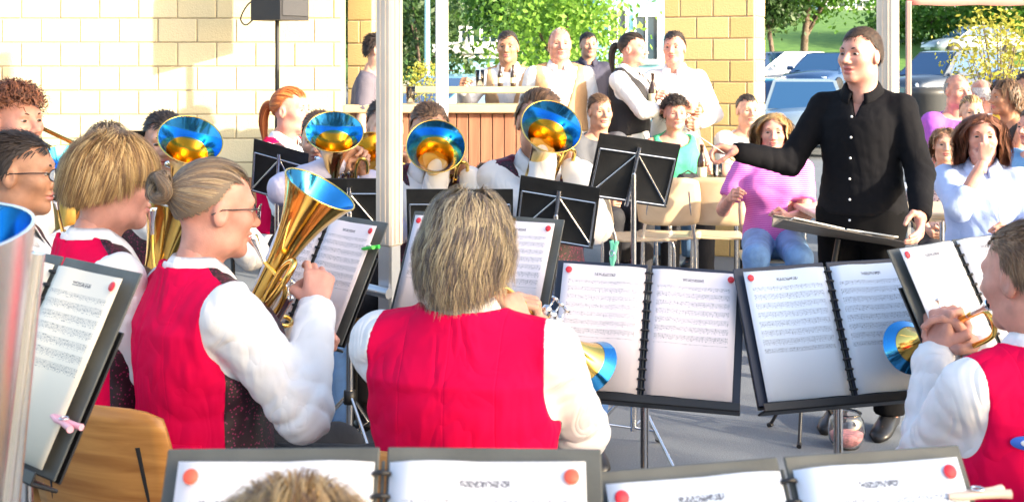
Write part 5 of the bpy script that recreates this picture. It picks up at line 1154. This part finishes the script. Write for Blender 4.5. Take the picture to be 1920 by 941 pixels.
# ------------------------------------------------------------------ conductor
p = person('person conducting in black shirt and black trousers', 1612, 48, 5.33, 150, False, .0075, 2, 'mo', sk='pink', hair=('crop', 'dkbrown'), hy=-20, hp=2, fat=1.02, sh=.97, flat=True, tcol=BLACKS, pants=mat('trousers_black', (.005, .005, .006), .9, bump=.06, spec=.08), armr=.93, opencol=True,
       hRw=at(1380, 284, 5.36), poleR=(.1, .0, -1), pR='pinch', nR=(-.3, .2, -1), hLw=at(1726, 405, 5.0), poleL=(-.2, -1, -.5), pL='relax', kk=.985)
b = MB(); cM = p['M']
for i in range(6):
    z = 1.36 - .085 * i - .03; b = MB(); b.lathe([(.0, .003), (.005, .002), (.0055, 0)], 10, frame((0, .158 + .010 * min(i, 3), z), (0, 1, .05))); b.obj('shirt_button', mat('button', (.6, .6, .62), .3), p['root'])
w_ = p['WR']; root = empty('baton', frame(w_ + Vector((-.05, -.05, -.01)), (-.55, -.55, .35)), 'thin white conducting baton in the raised hand', 'baton')
b = MB(); b.tube([(0, 0, -.03), (0, 0, .30)], [.0022, .001], 6); b.obj('shaft', mat('baton_white', (.75, .73, .68), .4), root); b = MB(); b.lathe([(.001, -.07), (.008, -.06), (.009, -.045), (.004, -.028), (.002, -.026)], 10); b.obj('cork_grip', PLYL, root)
# ------------------------------------------------------------------ audience and bar staff
def cl(n, c, **k): return mat(n, c, .78, bump=.15, crease=.25, **k)
TAN = cl('vest_tan', (.48, .28, .14)); TANF = cl('vest_tan_front', (.52, .32, .17))
person('person in grey polo shirt leaning on the end of the bar', 712, 62, 9.0, -95, False, .018, 0, 'm', hair=('short', 'dark'), top='tee', sleeve='short', tcol=cl('polo_grey', (.10, .09, .12)), lean=.12)
person('person in tan vest tending the bar with an arm on the counter', 952, 60, 10.0, 172, False, .018, 0, 'm', sk='tan', hair=('short', 'dark'), vest=('open', TAN, TANF), sleeve='long', hR=(.30, .34, 1.28), lean=.1)
person('person with bald head in open tan vest and white shirt at the bar end', 1050, 52, 9.5, 184, False, .016, 0, 'mw', sk='pink', hair=('bald', 'grey'), vest=('open', TAN, TANF), fat=1.14)
person('person with dark hair far behind the bald barman', 1104, 62, 13.0, 190, False, .02, 0, 'm', sk='mid', hair=('short', 'black'), tcol=cl('navy', (.03, .03, .06)))
person('person in dark vest and white sleeves reaching towards the other server', 1188, 62, 9.4, -118, False, .016, 0, 'f', sk='pink', hair=('tail', 'dark'), vest=('v', cl('vest_black', (.015, .014, .018)), cl('vest_black', (.015, .014, .018))), pants=DARK, hR=(.10, .42, 1.17), hL=(-.06, .44, 1.15), sleeve='roll', bust=.6)
p = person('person in plain white shirt holding a dark bottle beside the pillar', 1264, 60, 9.6, 160, False, .016, 0, 'm', sk='pink', hair=('short', 'dark'), hR=(.08, .30, 1.22), hL=(-.22, .2, 1.05), pants=LJEANS)
DGL = mat('bottle_brown', (.03, .012, .006), .08, 0, coat=.5)
BOT = [(.001, 0), (.030, 0), (.032, .01), (.032, .13), (.026, .16), (.013, .19), (.012, .235), (.015, .236), (.015, .25), (.001, .25)]
def bottle(label, p, group=None, m=DGL, k=1):
    r = lathe_thing('beer_bottle', label, 'bottle', p, BOT, m, 14, group, ('label_band', [(.0326, .04), (.0328, .042), (.0328, .10), (.0326, .102)], mat('label_paper', (.7, .62, .4), .7))); r.scale = (k, k, k); return r
bottle('brown bottle held by the server in plain white shirt', p['WR'] + Vector((-.02, -.06, -.06)))
person('person with dark curls in green sleeveless top', 1266, 183, 9.1, 186, True, .016, 1, 'f', sk='pink', hair=('curly', 'dark'), top='tank', sleeve='none', tcol=cl('top_green', (.06, .50, .24)), bust=.9, hR=(.2, .36, .80), hL=(-.2, .36, .80), pants=DARK)
person('person in dark grey tee shirt looking sideways behind the horn', 1126, 178, 8.9, 205, True, .016, 1, 'm', sk='mid', hair=('short', 'brown'), top='tee', sleeve='short', tcol=cl('tee_grey', (.07, .075, .09)), hy=-8, pants=DARK)
person('person in bright pink top low behind the music stand, a small child', 914, 298, 6.9, 160, True, .016, 0, 'f', hair=('bob', 'dark'), top='tee', sleeve='short', tcol=cl('tee_pink', (.62, .08, .42)), kk=.76)
person('person in pale top sitting by the pillar behind the striped top', 1402, 178, 9.4, 190, True, .018, 0, 'f', sk='fair', hair=('back', 'dark'), top='tee', sleeve='short', tcol=cl('tee_pale', (.72, .70, .70)))
def stripes(name, c1, c2, sc):
    m = mat(name, c1, .8); n = m.node_tree.nodes; l = m.node_tree.links; b = n['Principled BSDF']; w = n.new('ShaderNodeTexWave'); w.bands_direction = 'Z'; w.inputs['Scale'].default_value = sc; w.inputs['Distortion'].default_value = .6; tc = n.new('ShaderNodeTexCoord'); l.new(tc.outputs['Object'], w.inputs['Vector'])
    r = n.new('ShaderNodeValToRGB'); r.color_ramp.elements[0].color = (*c1, 1); r.color_ramp.elements[1].color = (*c2, 1); r.color_ramp.elements[0].position = .4; r.color_ramp.elements[1].position = .6; l.new(w.outputs['Fac'], r.inputs['Fac']); l.new(r.outputs[0], b.inputs['Base Color']); return m
AUD = 'plywood chairs at the audience tables'
def guest(label, *a, chl=None, **k):
    p = person(label, *a, **k); chair(chl or ' '.join(label.replace('person', 'pale plywood chair under the guest', 1).split()[:15]), p['M'] @ Matrix.Translation((0, -.035, 0)), PLYL, AUD, 'a', STEEL); return p
guest('person with blond hair in pink striped top and blue jeans', 1450, 212, 7.3, 172, True, .013, 1, 'f', sk='pink', hair=('wavy', 'blond'), top='tee', sleeve='short', tcol=stripes('striped_pink', (.46, .04, .36), (.64, .24, .54), 28), bust=.9, pants=LJEANS, hR=(.26, .30, .82), hL=(-.06, .34, .72), hy=-4)
guest('person with long auburn hair resting her chin on one hand, light blue shirt', 1842, 213, 6.3, 158, True, .012, 1, 'f', sk='pink', hair=('wavy', 'auburn'), top='shirt', sleeve='roll', tcol=cl('shirt_sky', (.42, .52, .78)), bust=.9, fat=1.08, pants=JEANS, hR=(-.01, .20, 1.075), pR='fist', dR=(-.2, -.1, 1), nR=(0, -1, .2), poleR=(.2, .7, -1), hL=(-.14, .32, .74), hy=6)
guest('person in purple shirt leaning at the far table', 1796, 140, 9.9, 196, True, .018, 0, 'mw', sk='pink', hair=('bald', 'grey'), top='tee', sleeve='short', tcol=cl('shirt_purple', (.34, .08, .50)), fat=1.15)
guest('person with bald pink head seen from behind at the far table', 1838, 150, 10.6, 20, True, .018, 0, 'mw', sk='pink', hair=('bald', 'white'), top='tee', sleeve='short', tcol=cl('shirt_white2', (.75, .75, .78)))
guest('person with light hair and coral top between the far tables', 1822, 180, 8.8, 172, True, .018, 0, 'f', sk='fair', hair=('back', 'blond'), top='tee', sleeve='short', tcol=cl('tee_coral', (.66, .16, .14)))
guest('person with dark bob and black strap top in profile', 1884, 150, 9.2, 98, True, .018, 0, 'f', sk='tan', hair=('bob', 'brown'), top='tank', sleeve='none', tcol=cl('top_black', (.015, .015, .018)))
guest('person in yellow top at the right edge', 1925, 138, 10.4, 170, True, .018, 0, 'f', sk='tan', hair=('back', 'dark'), top='tee', sleeve='short', tcol=cl('tee_yellow', (.72, .50, .03)))
guest('person in blue tee shirt cut by the right edge', 1934, 205, 7.9, 120, True, .016, 0, 'm', sk='pink', hair=('short', 'brown'), top='tee', sleeve='short', tcol=cl('tee_blue', (.14, .34, .60)), hR=(.1, .38, .80))
guest('person in flowered blouse sitting behind the auburn haired guest', 1772, 240, 7.8, 168, True, .018, 0, 'f', sk='fair', hair=('bob', 'ltbrown'), top='tee', sleeve='short', tcol=sparkle('flower_print', (.60, .50, .52), (.10, .05, .08), 55, .3))
# tables, chairs, bottles
table('small pale table beside the pillar with a bottle on it', at(1320, 0, 8.55).x, 8.55, 0, .62, .5, PLYL)
table('pale table behind the conductor', at(1660, 0, 7.0).x, 7.0, 0, .9, .6, PLYL)
table('table in front of the far group of guests', at(1850, 0, 8.2).x, 8.2, 0, 1.4, .55, mat('table_white', (.7, .7, .68), .5))
chair('pale plywood chair turned sideways left of the pale table', TR((at(1195, 0, 8.0).x, 8.0, 0), -78, 1.0), PLYL, None, 'a', STEEL)
chair('pale plywood chair with its back towards the band by the pale table', TR((at(1352, 0, 8.1).x, 8.1, 0), -14, 1.0), PLYL, None, 'a', STEEL)
chair('empty plywood chair half hidden behind the tall lattice stand', TR((at(1255, 0, 8.1).x, 8.1, 0), -8, 1.0), PLYL, None, 'a', STEEL)
bottle('brown bottle standing on the small pale table', at(1316, 330, 8.45).xy.to_3d() + Vector((0, 0, .741)))
bottle('brown bottle on the bar shelf in front of the barman', Vector((at(938, 0, 9.3).x, 9.25, 1.359)), k=.62); bottle('second brown bottle on the bar shelf nearer the bar end', Vector((at(962, 0, 9.3).x, 9.22, 1.359)), k=.62)
GL = [(.001, 0), (.028, 0), (.034, .12), (.0315, .12), (.026, .008), (.001, .008)]
for i, (px_, d_, z_, lb) in enumerate([(1345, 8.5, .741, 'clear drinking glass on the small pale table'), (1675, 6.95, .741, 'clear drinking glass on the table behind the conductor'), (1790, 8.15, .741, 'clear glass on the white table in front of the purple shirt'), (1850, 8.2, .741, 'clear glass on the white table in front of the coral top'), (900, 9.2, 1.359, 'clear glass on the bar shelf'), (770, 8.95, 1.244, 'clear glass on the bar counter near the slim post')]):
    lathe_thing('drinking_glass', lb, 'glass', (at(px_, 0, d_).x, d_, z_), GL, CG, 16)
root = empty('camera_bag', TR((at(1290, 0, 8.4).x, 8.4, .742), 20), 'small dark pouch lying on the small pale table', 'pouch'); b = MB(); b.box((0, 0, .03), (.14, .09, .06), None, .02); b.obj('pouch_body', DARK, root); b = MB(); b.tube([(-.06, 0, .05), (0, 0, .08), (.06, 0, .05)], .006, 6); b.obj('handle', DARK, root)
# litter bin and bicycle
root = empty('litter_bin', Matrix.Translation((at(1738, 0, 12).x, 12, 0)), 'dark round litter bin behind the pink pole', 'bin'); b = MB(); b.lathe([(.001, 0), (.18, 0), (.2, .02), (.2, 1.22), (.21, 1.23), (.21, 1.27), (.17, 1.3), (.001, 1.3)], 20); b.obj('bin_body', mat('bin_grey', (.06, .065, .07), .5), root); b = MB(); b.lathe([(.212, .9), (.216, .91), (.216, .97), (.212, .98)], 20); b.obj('band', STEEL, root)
def bicycle(label, px, d, rz, m):
    root = empty('bicycle', TR((at(px, 0, d).x, d, terr(d)), rz), label, 'bicycle', None)
    for x in (-.52, .52):
        b = MB(); b.tube([(x + .33 * math.cos(a), 0, .34 + .33 * math.sin(a)) for a in np.linspace(0, 2 * math.pi, 33)], .016, 6, False); w = b.obj('wheel', RUB, root)
        b = MB()
        for k in range(8): a = k * math.pi / 8; b.tube([(x + .32 * math.cos(a), 0, .34 + .32 * math.sin(a)), (x - .32 * math.cos(a), 0, .34 - .32 * math.sin(a))], .002, 4)
        b.obj('spokes', STEEL, w)
    b = MB()
    for a, e in (((-.52, .34), (-.15, .85)), ((-.52, .34), (-.05, .30)), ((-.05, .30), (-.18, .92)), ((-.05, .30), (.38, .78)), ((-.15, .82), (.36, .84)), ((.34, .92), (.52, .34))): b.tube([(a[0], 0, a[1]), (e[0], 0, e[1])], .016, 8)
    b.obj('frame', m, root); b = MB(); b.box((-.19, 0, .95), (.26, .14, .05), None, .02); b.obj('saddle', BLK, root); b = MB(); b.tube([(.30, -.28, 1.0), (.36, 0, 1.02), (.30, .28, 1.0)], .013, 8); b.tube([(.34, 0, .9), (.36, 0, 1.02)], .014, 8); b.obj('handlebar', STEEL, root)
bicycle('dark bicycle leaning by the pale shed behind the bar', 885, 15.5, 25, mat('bike_purple', (.08, .05, .18), .3))
# unseen trees added off frame to the right to shade the front rows

def su(u, a): return (u * .543 + a * .84, u * .84 - a * .543)
for i, (u_, a_, h_, lab) in enumerate([(1.2, 11, 3.3, 'unseen leafy tree added to shade the left front rows'), (3.4, 12.5, 3.6, 'taller unseen leafy tree added to shade the middle front rows')]):
    x_, y_ = su(u_, a_); tree(lab, x_, y_, 0, 3.0, (1.35, 1.35, 1.7), h_ + 1.2, 'leaf_mid', 70, 90, .10, 40 + i, trunk_r=.16)

root = empty('cable', Matrix.Translation((at(620, 0, 5.2).x, 5.2, 0)), 'pale cable lying loosely on the asphalt below the green pegged folder', 'cable')
MB().tube(spline([(-.02, .3, .012), (.0, .1, .02), (.04, 0, .14), (.02, -.05, .26), (.03, -.02, .15), (.08, -.14, .012), (.14, -.3, .012), (.2, -.34, .012), (.5, -.3, .012)], 7), .006, 8).obj('cord', mat('cord_beige', (.55, .45, .28), .6), root)
